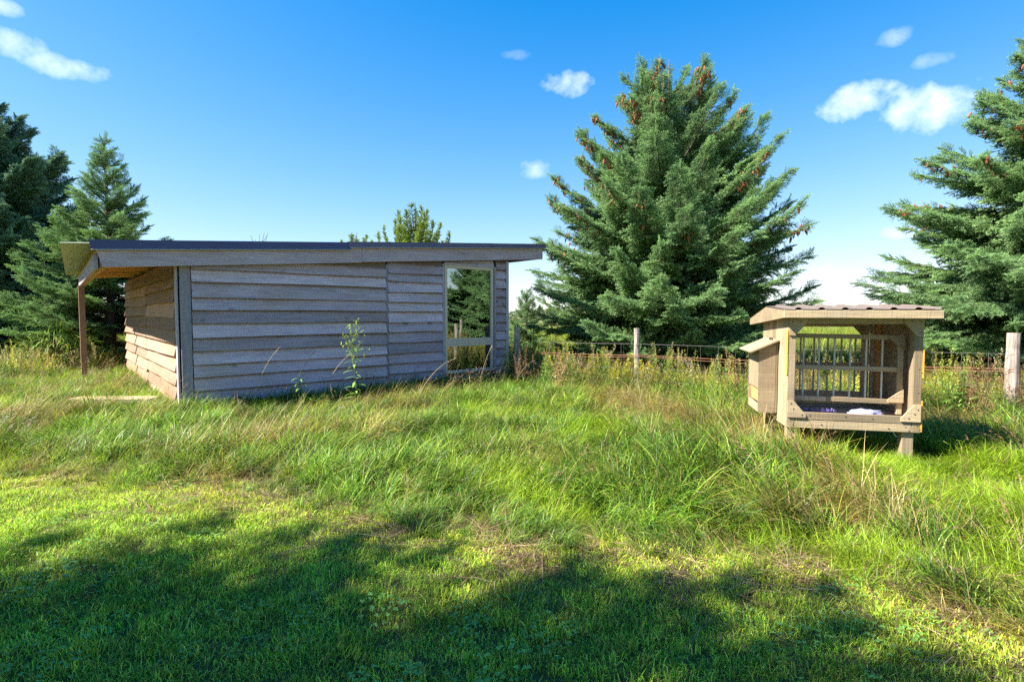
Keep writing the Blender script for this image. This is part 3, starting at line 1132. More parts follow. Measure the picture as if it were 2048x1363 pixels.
def spruce_spray(name, seed, droop=.10, thick=1.0, col=(.115, .225, .085), tip=(.30, .46, .22), nl=.028, dens=1.0):
    """A side branch half a metre long with its twigs, lying along +x."""
    rng = np.random.default_rng(seed)
    v, f, c = [], [], []
    axis = lambda t: np.array((.5 * t, .03 * math.sin(3 * t + seed), -droop * .5 * t * t + .03 * t))
    K = 6
    for i in range(K):
        needles(v, f, c, axis(i / K), axis((i + 1) / K), rng, nl * thick, 4, .011 / dens, col, tip, w=.0038 * thick)
    n = 6
    for i in range(n):
        t = .08 + .86 * i / n
        for s in (-1, 1):
            if rng.random() < .08:
                continue
            l = (.22 * (1 - t) + .085) * rng.uniform(.7, 1.2)
            an = R(rng.uniform(38, 60))
            p = axis(t + (.02 if s > 0 else 0))
            q = p + l * np.array((math.cos(an), s * math.sin(an), rng.uniform(-.25, .12) - droop * .6))
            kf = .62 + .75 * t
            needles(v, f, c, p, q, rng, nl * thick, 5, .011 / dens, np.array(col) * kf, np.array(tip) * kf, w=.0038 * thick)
            if l > .13:
                for s2 in (-1, 1):
                    p2 = p + (q - p) * rng.uniform(.35, .6)
                    an2 = an * s + s2 * R(45)
                    q2 = p2 + l * .42 * np.array((math.cos(an2), math.sin(an2), rng.uniform(-.2, .1)))
                    needles(v, f, c, p2, q2, rng, nl * thick, 4, .0135 / dens, col, tip, w=.0038 * thick)
    # the woody axis
    pts = [axis(i / 4) for i in range(5)]
    j = len(v)
    vv, ff = tube_np(pts, [.006, .005, .004, .003, .002], 3)
    v += [np.array(x) for x in vv]
    f += [tuple(k + j for k in q) for q in ff]
    c += [np.array((.10, .075, .05))] * len(vv)
    return mesh_np(name, v, f, M_needle, np.array(c))


def bare_spray(name, seed):
    rng = np.random.default_rng(seed)
    v, f, c = [], [], []
    axis = lambda t: np.array((.5 * t, .02 * math.sin(4 * t + seed), .05 * t))
    for i in range(5):
        needles(v, f, c, axis(i / 5), axis((i + 1) / 5), rng, .020, 4, .012, (.07, .12, .05), (.12, .17, .08), w=.0032)
    for i in range(4):
        t = .2 + .6 * i / 4
        for s in (-1, 1):
            p = axis(t)
            q = p + .11 * np.array((.75, s * .6, rng.uniform(0, .3)))
            needles(v, f, c, p, q, rng, .018, 4, .014, (.07, .12, .05), (.12, .17, .08), w=.0032)
    return mesh_np(name, v, f, M_needle, np.array(c))


def pine_shoot(name, seed):
    rng = np.random.default_rng(seed)
    v, f, c = [], [], []
    col, tip = (.17, .25, .03), (.30, .38, .05)
    needles(v, f, c, (0, 0, 0), (.30, 0, .03), rng, .085, 7, .012, col, tip, lift=1.0, w=.0035)
    for s in (-1, 1, 0):
        q = np.array((.26, s * .13, .06 + rng.uniform(0, .1)))
        needles(v, f, c, (.10, 0, .01), q, rng, .08, 6, .014, col, tip, lift=1.0, w=.0035)
    return mesh_np(name, v, f, M_needle, np.array(c))


def cone_mesh(name):
    v, f, c = [], [], []
    rng = np.random.default_rng(4)
    rings = [(0, .004), (-.015, .014), (-.04, .019), (-.07, .016), (-.095, .008), (-.105, .001)]
    for z, r in rings:
        for k in range(6):
            a = 2 * math.pi * (k + (.5 if len(v) // 6 % 2 else 0)) / 6
            v.append(np.array((r * math.cos(a), r * math.sin(a), z)))
            c.append(np.array((.22, .088, .038)) * rng.uniform(.7, 1.25))
    for i in range(5):
        for k in range(6):
            k2 = (k + 1) % 6
            f.append((i * 6 + k, i * 6 + k2, (i + 1) * 6 + k2, (i + 1) * 6 + k))
    return mesh_np(name, v, f, M_cone, np.array(c))


G_spruce = scatter_group('spruce_sprays', [proto('spray', spruce_spray('spray', s, droop=(.05, .12, .2, .1, .15)[s % 5])) for s in range(5)])
G_blue = scatter_group('fir_sprays', [proto('spray', spruce_spray('spray', 20 + s, droop=.08 + .06 * s, thick=1.5, col=(.085, .175, .10), tip=(.22, .36, .22), nl=.026, dens=.8)) for s in range(3)])
G_bare = scatter_group('bare_sprays', [proto('spray', bare_spray('spray', s)) for s in range(3)])
G_pine = scatter_group('pine_shoots', [proto('shoot', pine_shoot('shoot', s)) for s in range(4)])
G_cone = scatter_group('cones', [proto('cone', cone_mesh('cone'))])


def frame_euler(d, up, roll=0.0):
    d = d.normalized()
    y = up.cross(d)
    if y.length < 1e-4:
        y = Vector((0, 1, 0)).cross(d)
    y.normalize()
    z = d.cross(y)
    m = Matrix((d, y, z)).transposed()
    if roll:
        m = m @ Matrix.Rotation(roll, 3, 'X')
    return m.to_euler('XYZ')


def conifer(name, label, base, H, prof, seed, n_limbs=150, group_nodes=None, elev=(-8, 50), tip_up=22, z0=.35, spray_len=1.0, spacing=.095,
            cones=0, cone_z=(.45, .95), bare_top=0.0, trunk_r=None, tops=((0, 0),), keep=None, droop=0.0, tint=(.0, .5), gname=None, cat='tree'):
    rng = random.Random(seed)
    root = thing(name, label, cat, (base[0], base[1], 0), 0, gname)
    tr = trunk_r or H * .017
    # trunk (with several leaders if asked)
    vs, fs = [], []
    for ti, (tx, ty) in enumerate(tops):
        pts, rad = [], []
        for k in range(9):
            t = k / 8
            s = max(0, (t - .55) / .45)
            pts.append((tx * s + .02 * math.sin(5 * t + seed), ty * s, -.2 + (H + .2) * t * (1 if ti == 0 else rng.uniform(.965, .985) if k == 8 else 1)))
            rad.append(tr * (1 - t) ** .9 + .006)
        tube_np(pts, rad, 8, vs, fs)
    obj('trunk', mesh_np('trunk', vs, fs, M_bark, smooth=True), root)
    lv, lf = [], []
    P, Rt, S, Va, Ti, Br = [], [], [], [], [], []
    BP, BR, BS = [], [], []
    C = []
    zs, rs = zip(*prof)
    az = rng.uniform(0, 6.28)
    for i in range(n_limbs):
        u = (i + rng.random()) / n_limbs
        zt = z0 + (H * .985 - z0) * u ** 1.12               # height of the limb's tip
        az += 2.39996 + rng.uniform(-.35, .35)
        r = float(np.interp(zt, zs, rs)) * rng.choice((rng.uniform(.84, .98), rng.uniform(.6, .95), rng.uniform(.88, 1.02)))
        f = (zt - z0) / (H - z0)
        e0 = R(elev[0] + (elev[1] - elev[0]) * f ** 1.1 + rng.uniform(-6, 6))
        e1 = e0 + R(tip_up * rng.uniform(.5, 1.3))
        # polyline
        K = 8
        seg = r / K / max(.35, math.cos((e0 + e1) / 2))
        pts = [Vector((0, 0, 0))]
        a2 = az
        for k in range(K):
            t = (k + .5) / K
            e = e0 + (e1 - e0) * t ** 1.5
            a2 += rng.uniform(-.06, .06)
            pts.append(pts[-1] + Vector((math.cos(a2) * math.cos(e), math.sin(a2) * math.cos(e), math.sin(e))) * seg)
        zs0 = max(z0 * .4, zt - pts[-1].z)
        s_top = max(0, (zs0 / H - .55) / .45)
        tx, ty = tops[i % len(tops)]
        off = Vector((tx * s_top, ty * s_top, zs0))
        pts = [p + off for p in pts]
        ln = seg * K
        if keep and not keep(Vector((base[0], base[1], 0)) + pts[-1]):
            continue
        tube_np(pts, [max(.004, (.010 + .0075 * ln) * (1 - k / K) ** .8 + .003) for k in range(K + 1)], 4, lv, lf)
        bare = f > 1 - bare_top
        pos = max(.10, .16 * ln)
        side = 1
        lt = rng.random()
        sp = spacing * (1.0 if not bare else 1.5)
        while pos < ln * .985:
            s = pos / ln
            k = min(K - 1, int(s * K))
            p = pts[k].lerp(pts[k + 1], s * K - k)
            tg = (pts[k + 1] - pts[k]).normalized()
            up = Vector((0, 0, 1)) - tg * tg.z
            up = up.normalized() if up.length > .05 else Vector((1, 0, 0))
            lat = tg.cross(up)
            for side in (-1, 1):
                an = R(rng.uniform(38, 62))
                d = tg * math.cos(an) + lat * side * math.sin(an) + up * rng.uniform(-.30, .12) - Vector((0, 0, droop * (1 - f)))
                sc = (min(.95, .30 * (1 - s) * ln + .20) * rng.uniform(.75, 1.2)) / .5 * spray_len
                if bare:
                    sc *= .7
                w = Vector((base[0], base[1], 0)) + p
                if keep and not keep(w + d * sc * .5):
                    continue
                (BP if bare else P).append(p)
                (BR if bare else Rt).append(frame_euler(d, up, rng.uniform(-.4, .4)))
                (BS if bare else S).append(sc)
                if not bare:
                    Va.append(rng.randrange(5))
                    Ti.append(tint[0] + (tint[1] - tint[0]) * (.5 * lt + .5 * rng.random()))
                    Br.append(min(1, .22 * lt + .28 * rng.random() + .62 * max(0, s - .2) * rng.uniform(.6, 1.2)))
            if not bare and rng.random() < .55:
                d = tg * .8 + up * rng.uniform(.2, .75) + lat * rng.uniform(-.3, .3)
                P.append(p); Rt.append(frame_euler(d, lat, rng.uniform(0, 3))); S.append(rng.uniform(.35, .62) * spray_len)
                Va.append(rng.randrange(5)); Ti.append(tint[1] * rng.random()); Br.append(rng.uniform(.3, 1))
            pos += sp * rng.uniform(.75, 1.25)
        d = (pts[-1] - pts[-2]).normalized()
        for q in range(2):
            sc = rng.uniform(.55, .8) * spray_len * min(1, .5 + ln / 2)
            (BP if bare else P).append(pts[-1] - d * sc * (.22 + .12 * q))
            (BR if bare else Rt).append(frame_euler(d, Vector((0, 0, 1)), q * 1.4 + .1))
            (BS if bare else S).append(sc)
            if not bare:
                Va.append(rng.randrange(5)); Ti.append(tint[1] * rng.random()); Br.append(rng.uniform(.5, 1))
        if cones and cone_z[0] * H < zt < cone_z[1] * H and rng.random() < .62:
            for q in range(int(cones * rng.uniform(.3, 1.8))):
                s = rng.uniform(.62, 1.0) if rng.random() < .8 else rng.uniform(.4, 1)
                k = min(K - 1, int(s * K))
                p = pts[k].lerp(pts[k + 1], s * K - k)
                C.append(p + Vector((rng.gauss(0, .06), rng.gauss(0, .06), rng.gauss(.03, .05))))
    # leaders
    for tx, ty in tops:
        for q in range(7):
            top = Vector((tx, ty, H * .99 - q * .09))
            a = rng.uniform(0, 6.28)
            d = Vector((.25 * math.cos(a) * (q > 0), .25 * math.sin(a) * (q > 0), 1))
            if bare_top:
                BP.append(top - Vector((0, 0, .3))); BR.append(frame_euler(d, Vector((1, 0, 0)), a)); BS.append(.7)
            else:
                P.append(top - Vector((0, 0, .3))); Rt.append(frame_euler(d, Vector((1, 0, 0)), a)); S.append(.55)
                Va.append(rng.randrange(5)); Ti.append(.2); Br.append(.6)
    obj('limb_wood', mesh_np('limb_wood', lv, lf, M_bark), root, kind='stuff')
    n = len(P)
    Va = np.array(Va) % (3 if group_nodes is G_blue else 4 if group_nodes is G_pine else 5)
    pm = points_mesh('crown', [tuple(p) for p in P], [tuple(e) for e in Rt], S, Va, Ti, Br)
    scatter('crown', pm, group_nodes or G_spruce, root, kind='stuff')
    if BP:
        pm = points_mesh('bare_twigs', [tuple(p) for p in BP], [tuple(e) for e in BR], BS, np.arange(len(BP)) % 3, [.1] * len(BP), [.4] * len(BP))
        scatter('bare_twigs', pm, G_bare, root, kind='stuff')
    if C:
        m_ = len(C)
        r2 = np.random.default_rng(seed)
        rot = np.stack((r2.normal(0, .3, m_), r2.normal(0, .3, m_), r2.uniform(0, 6, m_)), 1)
        pm = points_mesh('cones', [tuple(p) for p in C], rot, r2.uniform(1.0, 1.55, m_), np.zeros(m_, int), np.zeros(m_), r2.uniform(0, 1, m_))
        scatter('cones', pm, G_cone, root, kind='stuff')
    return root


def copy_tree(src, loc, rz, label, s=1.0):
    c = src.copy()
    COL.objects.link(c)
    c.location = loc
    c.rotation_euler = (0, 0, rz)
    c.scale = (s, s, s)
    c['label'] = label
    for ch in src.children:
        d = ch.copy()
        COL.objects.link(d)
        d.parent = c
    return c


def off_shed(w):
    x, y = shed_local(w.x, w.y)
    return not (-1.5 < x < 7.1 and y < 7.4 and w.z < 3.2)


PROF_MAIN = ((0, 2.6), (.7, 3.3), (1.7, 3.6), (3.6, 3.45), (4.6, 2.9), (5.45, 2.4), (6.3, 1.75), (7.0, 1.05), (7.4, .75), (7.85, .25))
main = conifer('spruce_tree', 'broad green spruce full of brown cones behind the fence, between shed and hutch', (3.85, 13.5), 7.55, PROF_MAIN, 12,
               n_limbs=165, spacing=.115, elev=(-14, 42), tip_up=28, cones=26, cone_z=(.36, .97), tops=((0, 0), (-.62, .1)), z0=.3)
right = conifer('spruce_tree', 'dense spruce with layered boughs at the right edge, behind the thick fence post', (11.1, 11.0), 7.9,
                ((0, 3.2), (1.2, 3.7), (2.3, 3.75), (3.6, 3.3), (4.7, 2.55), (5.6, 1.7), (6.5, 1.05), (7.2, .55), (7.9, .1)), 31,
                n_limbs=160, spacing=.11, elev=(-12, 40), tip_up=14, cones=7, cone_z=(.42, .9), z0=.3, droop=.08)
young = conifer('spruce_tree', 'slim young spruce with a thin bare-twigged top behind the porch', (-10.65, 14.35), 6.0,
                ((0, 1.9), (.9, 2.3), (1.8, 2.35), (2.8, 1.9), (3.6, 1.35), (4.5, .8), (5.2, .42), (6, .08)), 43,
                n_limbs=95, elev=(-4, 42), tip_up=18, bare_top=.0, z0=.75, keep=off_shed, tint=(.3, .9), trunk_r=.12)
fir = conifer('fir_tree', 'big dark blue-green conifer at the left edge, taller than the porch', (-16.6, 16.0), 8.6,
              ((0, 3.2), (1.5, 3.9), (3, 3.9), (4.5, 3.6), (6, 3.1), (7.0, 2.3), (7.9, 1.2), (8.6, .2)), 57,
              n_limbs=130, group_nodes=G_blue, elev=(-8, 45), tip_up=20, spray_len=1.35, spacing=.13, z0=.3, tint=(0, .3))
pine = conifer('pine_tree', 'yellow-green pine whose top shows above the shed roof', (-3.55, 20.0), 5.45,
               ((1, 2.1), (3, 1.7), (4, 1.5), (4.7, 1.05), (5.45, .35)), 71, n_limbs=70, group_nodes=G_pine, elev=(15, 62), tip_up=35, spray_len=1.0,
               spacing=.15, z0=1.2)
pine2 = copy_tree(pine, (-6.7, 23.5, 0), 2.1, 'small pine tip peeping over the middle of the shed roof', .90)
small = conifer('spruce_tree', 'small young spruce beside the right corner of the shed', (.45, 16.5), 2.15,
                ((0, .95), (.6, .9), (1.4, .5), (2.15, .08)), 83, n_limbs=48, z0=.15, spray_len=.7)
conifer('spruce_tree', 'spruce outside the picture whose shadow falls across the mown lawn', (-5.8, .25), 7.85, tuple((a, b * .74) for a, b in PROF_MAIN), 17,
        n_limbs=94, spacing=.14, elev=(-14, 40), tip_up=26, tops=((0, 0), (-.5, -.5)), z0=.8)
copy_tree(right, (14.2, 7.5, 0), 2.6, 'spruce outside the picture that shows as reflection in the shed window', .66)


def build_sapling():
    rng = random.Random(9)
    root = thing('bare_sapling', 'leafless sapling whose twigs just rise above the left half of the roof', 'tree', (-7.45, 16.0, 0))
    vs, fs = [], []
    tube_np([(0, 0, -.1), (.03, 0, 1.2), (0, .04, 2.4), (.02, .02, 3.7)], [.03, .024, .015, .004], 6, vs, fs)
    obj('trunk', mesh_np('trunk', vs, fs, M_twig), root)
    vs, fs = [], []
    for i in range(34):
        z = rng.uniform(1.2, 3.45)
        a = rng.uniform(0, 6.28)
        l = rng.uniform(.35, .65)
        pts = [Vector((0.01, 0.02, z))]
        e = R(rng.uniform(35, 60))
        for k in range(4):
            e += R(6)
            a += rng.uniform(-.2, .2)
            pts.append(pts[-1] + Vector((math.cos(a) * math.cos(e), math.sin(a) * math.cos(e), math.sin(e))) * l / 4)
        tube_np(pts, [.010, .009, .008, .007, .005], 4, vs, fs)
    obj('branches', mesh_np('branches', vs, fs, M_twig), root, kind='stuff')


build_sapling()

# ------------------------------------------------------------------ grasses


def blades(rng, n, ln, wid, spread, lean, curl, cols, seg=3, azim=None, azspread=math.pi, flat=0.0):
    """A clump of grass blades: curved tapering strips."""
    V_, F_, C_ = [], [], []
    cols = np.array(cols)
    for i in range(n):
        r = spread * math.sqrt(rng.random())
        a0 = rng.uniform(0, 2 * math.pi)
        p = np.array((r * math.cos(a0), r * math.sin(a0), -.01))
        az = rng.uniform(0, 2 * math.pi) if azim is None else azim + rng.normal() * azspread
        th = abs(rng.normal()) * lean[1] + lean[0]
        k = rng.uniform(curl[0], curl[1]) / seg
        l = rng.uniform(*ln)
        w = rng.uniform(*wid)
        sa = az + math.pi / 2 + rng.normal() * .5
        side = np.array((math.cos(sa), math.sin(sa), rng.normal() * .25))
        c = cols[rng.integers(len(cols))] * rng.choice((rng.uniform(.38, .8), rng.uniform(.8, 1.3)))
        b = len(V_)
        for s in range(seg + 1):
            ww = w * (1 - (s / seg) ** 1.6) * .5
            q = p.copy()
            q[2] = max(q[2], -.01 if s == 0 else .004 + .02 * rng.random())
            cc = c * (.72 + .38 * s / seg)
            if s < seg:
                V_ += [q - side * ww, q + side * ww]
                C_ += [cc, cc]
            else:
                V_.append(q)
                C_.append(cc)
            th2 = min(th, R(100))
            p = p + (l / seg) * np.array((math.cos(az) * math.sin(th2), math.sin(az) * math.sin(th2), math.cos(th2)))
            th += k
            az += rng.normal() * .12
        for s in range(seg - 1):
            F_.append((b + 2 * s, b + 2 * s + 1, b + 2 * s + 3, b + 2 * s + 2))
        F_.append((b + 2 * seg - 2, b + 2 * seg - 1, b + 2 * seg))
    return V_, F_, C_


def merge(*parts):
    V_, F_, C_ = [], [], []
    for v, f, c in parts:
        b = len(V_)
        V_ += v
        F_ += [tuple(k + b for k in q) for q in f]
        C_ += c
    return V_, F_, C_


GREEN = [(.15, .33, .024), (.20, .39, .03), (.12, .29, .035), (.25, .42, .035), (.31, .43, .05), (.10, .26, .05)]
LUSH = [(0.247, 0.438, 0.022), (0.323, 0.49, 0.026), (0.209, 0.385, 0.024), (0.38, 0.507, 0.036)]
LAWN = [(0.373, 0.745, 0.05), (0.504, 0.826, 0.061), (0.299, 0.627, 0.054), (0.636, 0.846, 0.083), (0.747, 0.887, 0.125)]
STRAW = [(0.437, 0.348, 0.133), (0.529, 0.432, 0.19), (0.345, 0.252, 0.104), (0.483, 0.408, 0.209), (0.276, 0.18, 0.076)]
THATCH = [(.36, .25, .14), (.46, .34, .21), (.27, .17, .095), (.40, .29, .19), (.52, .41, .26)]
YELLOWISH = [(0.378, 0.362, 0.05), (0.462, 0.392, 0.07), (0.308, 0.334, 0.045)]


def leaf_strip(V_, F_, C_, p, d, l, w, col, sag=.6, fold=.2):
    d = Vector(d).normalized()
    side = d.cross(Vector((0, 0, 1)))
    side = side.normalized() if side.length > .05 else Vector((1, 0, 0))
    b = len(V_)
    q = Vector(p)
    K = 4
    for k in range(K + 1):
        t = k / K
        ww = w * (math.sin(math.pi * (t * .86 + .08)) + .02) * .5
        if k == K:
            ww = w * .03
        V_ += [np.array(q - side * ww + Vector((0, 0, ww * fold))), np.array(q), np.array(q + side * ww + Vector((0, 0, ww * fold)))]
        C_ += [np.array(col) * (.85 + .3 * t)] * 3
        d = (d - Vector((0, 0, sag / K))).normalized()
        q = q + d * l / K
    for k in range(K):
        a = b + 3 * k
        F_ += [(a, a + 1, a + 4, a + 3), (a + 1, a + 2, a + 5, a + 4)]


def stem_tube(V_, F_, C_, pts, rad, col, sides=5):
    b = len(V_)
    v, f = tube_np(pts, rad, sides)
    V_ += [np.array(a) for a in v]
    F_ += [tuple(k + b for k in q) for q in f]
    C_ += [np.array(col)] * len(v)


def tuft_protos():
    P = {}
    rng = np.random.default_rng(100)
    P['lawn'] = []
    for i in range(5):
        a = blades(rng, 210, (.028, .056), (.003, .0052), .13, (R(12), R(22)), (.3, 1.2), LAWN, 2)
        b = blades(rng, 52, (.03, .055), (.0018, .003), .13, (R(35), R(25)), (.2, .8), STRAW + YELLOWISH, 2)
        P['lawn'].append(merge(a, b))
    P['tall'] = []
    for i in range(6):
        a = blades(rng, 30, (.16, .38), (.006, .0105), .085, (R(10), R(16)), (.6, 2.0), GREEN, 4, 0.0, .9)
        b = blades(rng, 14, (.08, .20), (.005, .009), .09, (R(10), R(25)), (.2, 1.2), GREEN, 3)
        c = blades(rng, 8, (.15, .42), (.003, .005), .085, (R(25), R(25)), (.3, 1.4), STRAW + YELLOWISH, 4, 0.0, 1.0)
        P['tall'].append(merge(a, b, c))
    P['dry'] = []
    for i in range(4):
        a = blades(rng, 24, (.22, .55), (.0028, .005), .08, (R(22), R(20)), (.3, 1.6), STRAW + YELLOWISH, 4, 0.0, .9)
        b = blades(rng, 12, (.16, .36), (.005, .009), .08, (R(20), R(18)), (.5, 1.8), YELLOWISH + GREEN[:2], 4, 0.0, .7)
        P['dry'].append(merge(a, b))
    P['lush'] = []
    for i in range(3):
        a = blades(rng, 64, (.10, .24), (.003, .0055), .10, (R(14), R(20)), (.4, 1.9), LUSH, 3, 0.0, 1.0)
        P['lush'].append(a)
    P['mat'] = []      # thatch lying on the ground
    for i in range(4):
        a = blades(rng, 60, (.12, .38), (.003, .0055), .14, (R(74), R(8)), (-.1, .35), THATCH, 3)
        P['mat'].append(a)
    P['field'] = []
    for i in range(3):
        a = blades(rng, 30, (.30, .75), (.008, .014), .22, (R(6), R(12)), (.2, .9), YELLOWISH + GREEN[:3] + [(.34, .30, .05)], 3)
        P['field'].append(a)
    # seeding stems, some green, most brown
    P['seed'] = []
    for i in range(4):
        a = blades(rng, 8, (.42, .72), (.0022, .0034), .10, (R(20), R(14)), (.15, .8), [(.30, .21, .12), (.22, .19, .07), (.38, .28, .16)], 5, 0.0, .7)
        v, f, c = a
        b = ([], [], [])
        for q in range(8):
            tip = np.array(v[q * 11 + 10])
            bas = np.array(v[q * 11 + 8])
            d = (tip - bas)
            for k in range(13):
                p = tip - d * rng.uniform(-.1, 1.1)
                e = d / np.linalg.norm(d) + rng.normal(size=3) * .45
                e = e / np.linalg.norm(e)
                sd = np.cross(e, rng.normal(size=3))
                sd /= np.linalg.norm(sd)
                l = rng.uniform(.012, .026)
                n0 = len(b[0])
                b[0].extend([p - sd * .0028, p + sd * .0028, p + e * l])
                b[1].append((n0, n0 + 1, n0 + 2))
                b[2].extend([np.array((.34, .22, .13)) * rng.uniform(.6, 1.3)] * 3)
        P['seed'].append(merge(a, b))
    # clover and small broad-leaved plants of the lawn
    P['clover'] = []
    for i in range(4):
        b = ([], [], [])
        for q in range(24):
            r_, an = .11 * math.sqrt(rng.random()), rng.uniform(0, 6.28)
            p = Vector((r_ * math.cos(an), r_ * math.sin(an), rng.uniform(.025, .05)))
            if True:
                for k in range(3):
                    a2 = k * 2.09 + q
                    leaf_strip(*b, p, (math.cos(a2), math.sin(a2), .25), .011, .010, np.array((.20, .42, .09)) * rng.uniform(.7, 1.3), .3)
        P['clover'].append(b)
    # rank weeds of the fence line
    P['rough'] = []
    for i, (fl, lf) in enumerate((((.44, .40, .07), (.16, .26, .04)), ((.30, .34, .08), (.14, .27, .05)), ((.30, .17, .09), (.26, .20, .09)), ((.50, .47, .05), (.19, .30, .04)), ((.45, .37, .22), (.20, .27, .06)))):
        b = ([], [], [])
        for q in range(7):
            r_, an = .20 * math.sqrt(rng.random()), rng.uniform(0, 6.28)
            H = rng.uniform(.35, .72)
            x0, y0 = r_ * math.cos(an), r_ * math.sin(an)
            lx, ly = rng.normal(0, .07), rng.normal(0, .07)
            pt = lambda t: Vector((x0 + lx * t * t, y0 + ly * t * t, H * t))
            stem_tube(*b, [pt(0), pt(.5), pt(1)], [.004, .003, .0015], np.array(lf) * .9, 3)
            for k in range(16):
                t = rng.uniform(.1, .8)
                a2 = k * 2.4
                l = rng.uniform(.05, .11) * (1.2 - .6 * t)
                leaf_strip(*b, pt(t), (math.cos(a2), math.sin(a2), rng.uniform(0, .8)), l, l * .22, np.array(lf) * rng.uniform(.6, 1.35), rng.uniform(.3, 1.2))
            for k in range(34):
                t = rng.uniform(.70, 1.02)
                a2 = rng.uniform(0, 6.28)
                rr = (1.06 - t) * .15 * rng.uniform(.2, 1)
                leaf_strip(*b, pt(t) + Vector((math.cos(a2) * rr, math.sin(a2) * rr, rr * .4)), (math.cos(a2), math.sin(a2), 1), rng.uniform(.014, .028), .010, np.array(fl) * rng.uniform(.55, 1.25), .2)
        P['rough'].append(b)
    return P


PR = tuft_protos()
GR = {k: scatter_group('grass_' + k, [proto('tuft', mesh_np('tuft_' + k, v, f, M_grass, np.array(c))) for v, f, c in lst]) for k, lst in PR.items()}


def in_view(x, y, m=.42, back=.4):
    return (y > 1.6) & (np.abs(x) < (y + back) * (.95 + m) + .3)


def free(x, y, pad=.0):
    lx, ly = shed_local(x, y)
    return ~((lx > -.02 - pad) & (lx < 6.0 + pad) & (ly > -.02 - pad) & (ly < 6.95 + pad))


def jitter_grid(x0, x1, y0, y1, dens, rng):
    s = 1 / math.sqrt(dens)
    X, Y = np.meshgrid(np.arange(x0, x1, s), np.arange(y0, y1, s))
    X = X + rng.uniform(-.5, .5, X.shape) * s
    Y = Y + rng.uniform(-.5, .5, Y.shape) * s
    return X.ravel(), Y.ravel()


def grass_object(name, kind, x, y, az, scl, tint, bright, rng, label, tilt=.12):
    n = len(x)
    z = gz(x, y)
    rot = np.stack((rng.normal(0, tilt, n), rng.normal(0, tilt, n), az), 1)
    pm = points_mesh(name, np.stack((x, y, z), 1), rot, scl, rng.integers(0, len(PR[kind]), n), np.clip(tint, 0, 1), np.clip(bright, 0, 1))
    return scatter(name, pm, GR[kind], None, kind='stuff', label=label)


def lean_az(x, y, rng):
    """Main direction the long grass leans: to the right in the middle, to the left in front of the hutch."""
    a = np.where(x > 1.2, R(160), R(20))
    w = np.clip((x - .3) / 1.6, 0, 1)
    a = R(-15) * (1 - w) + R(-205) * w
    return a + (fbm(x, y, .9, 9) - .5) * 3.0 + (vnoise(x, y, 2.6, 19) - .5) * 4.5 + rng.normal(0, .8, x.shape)


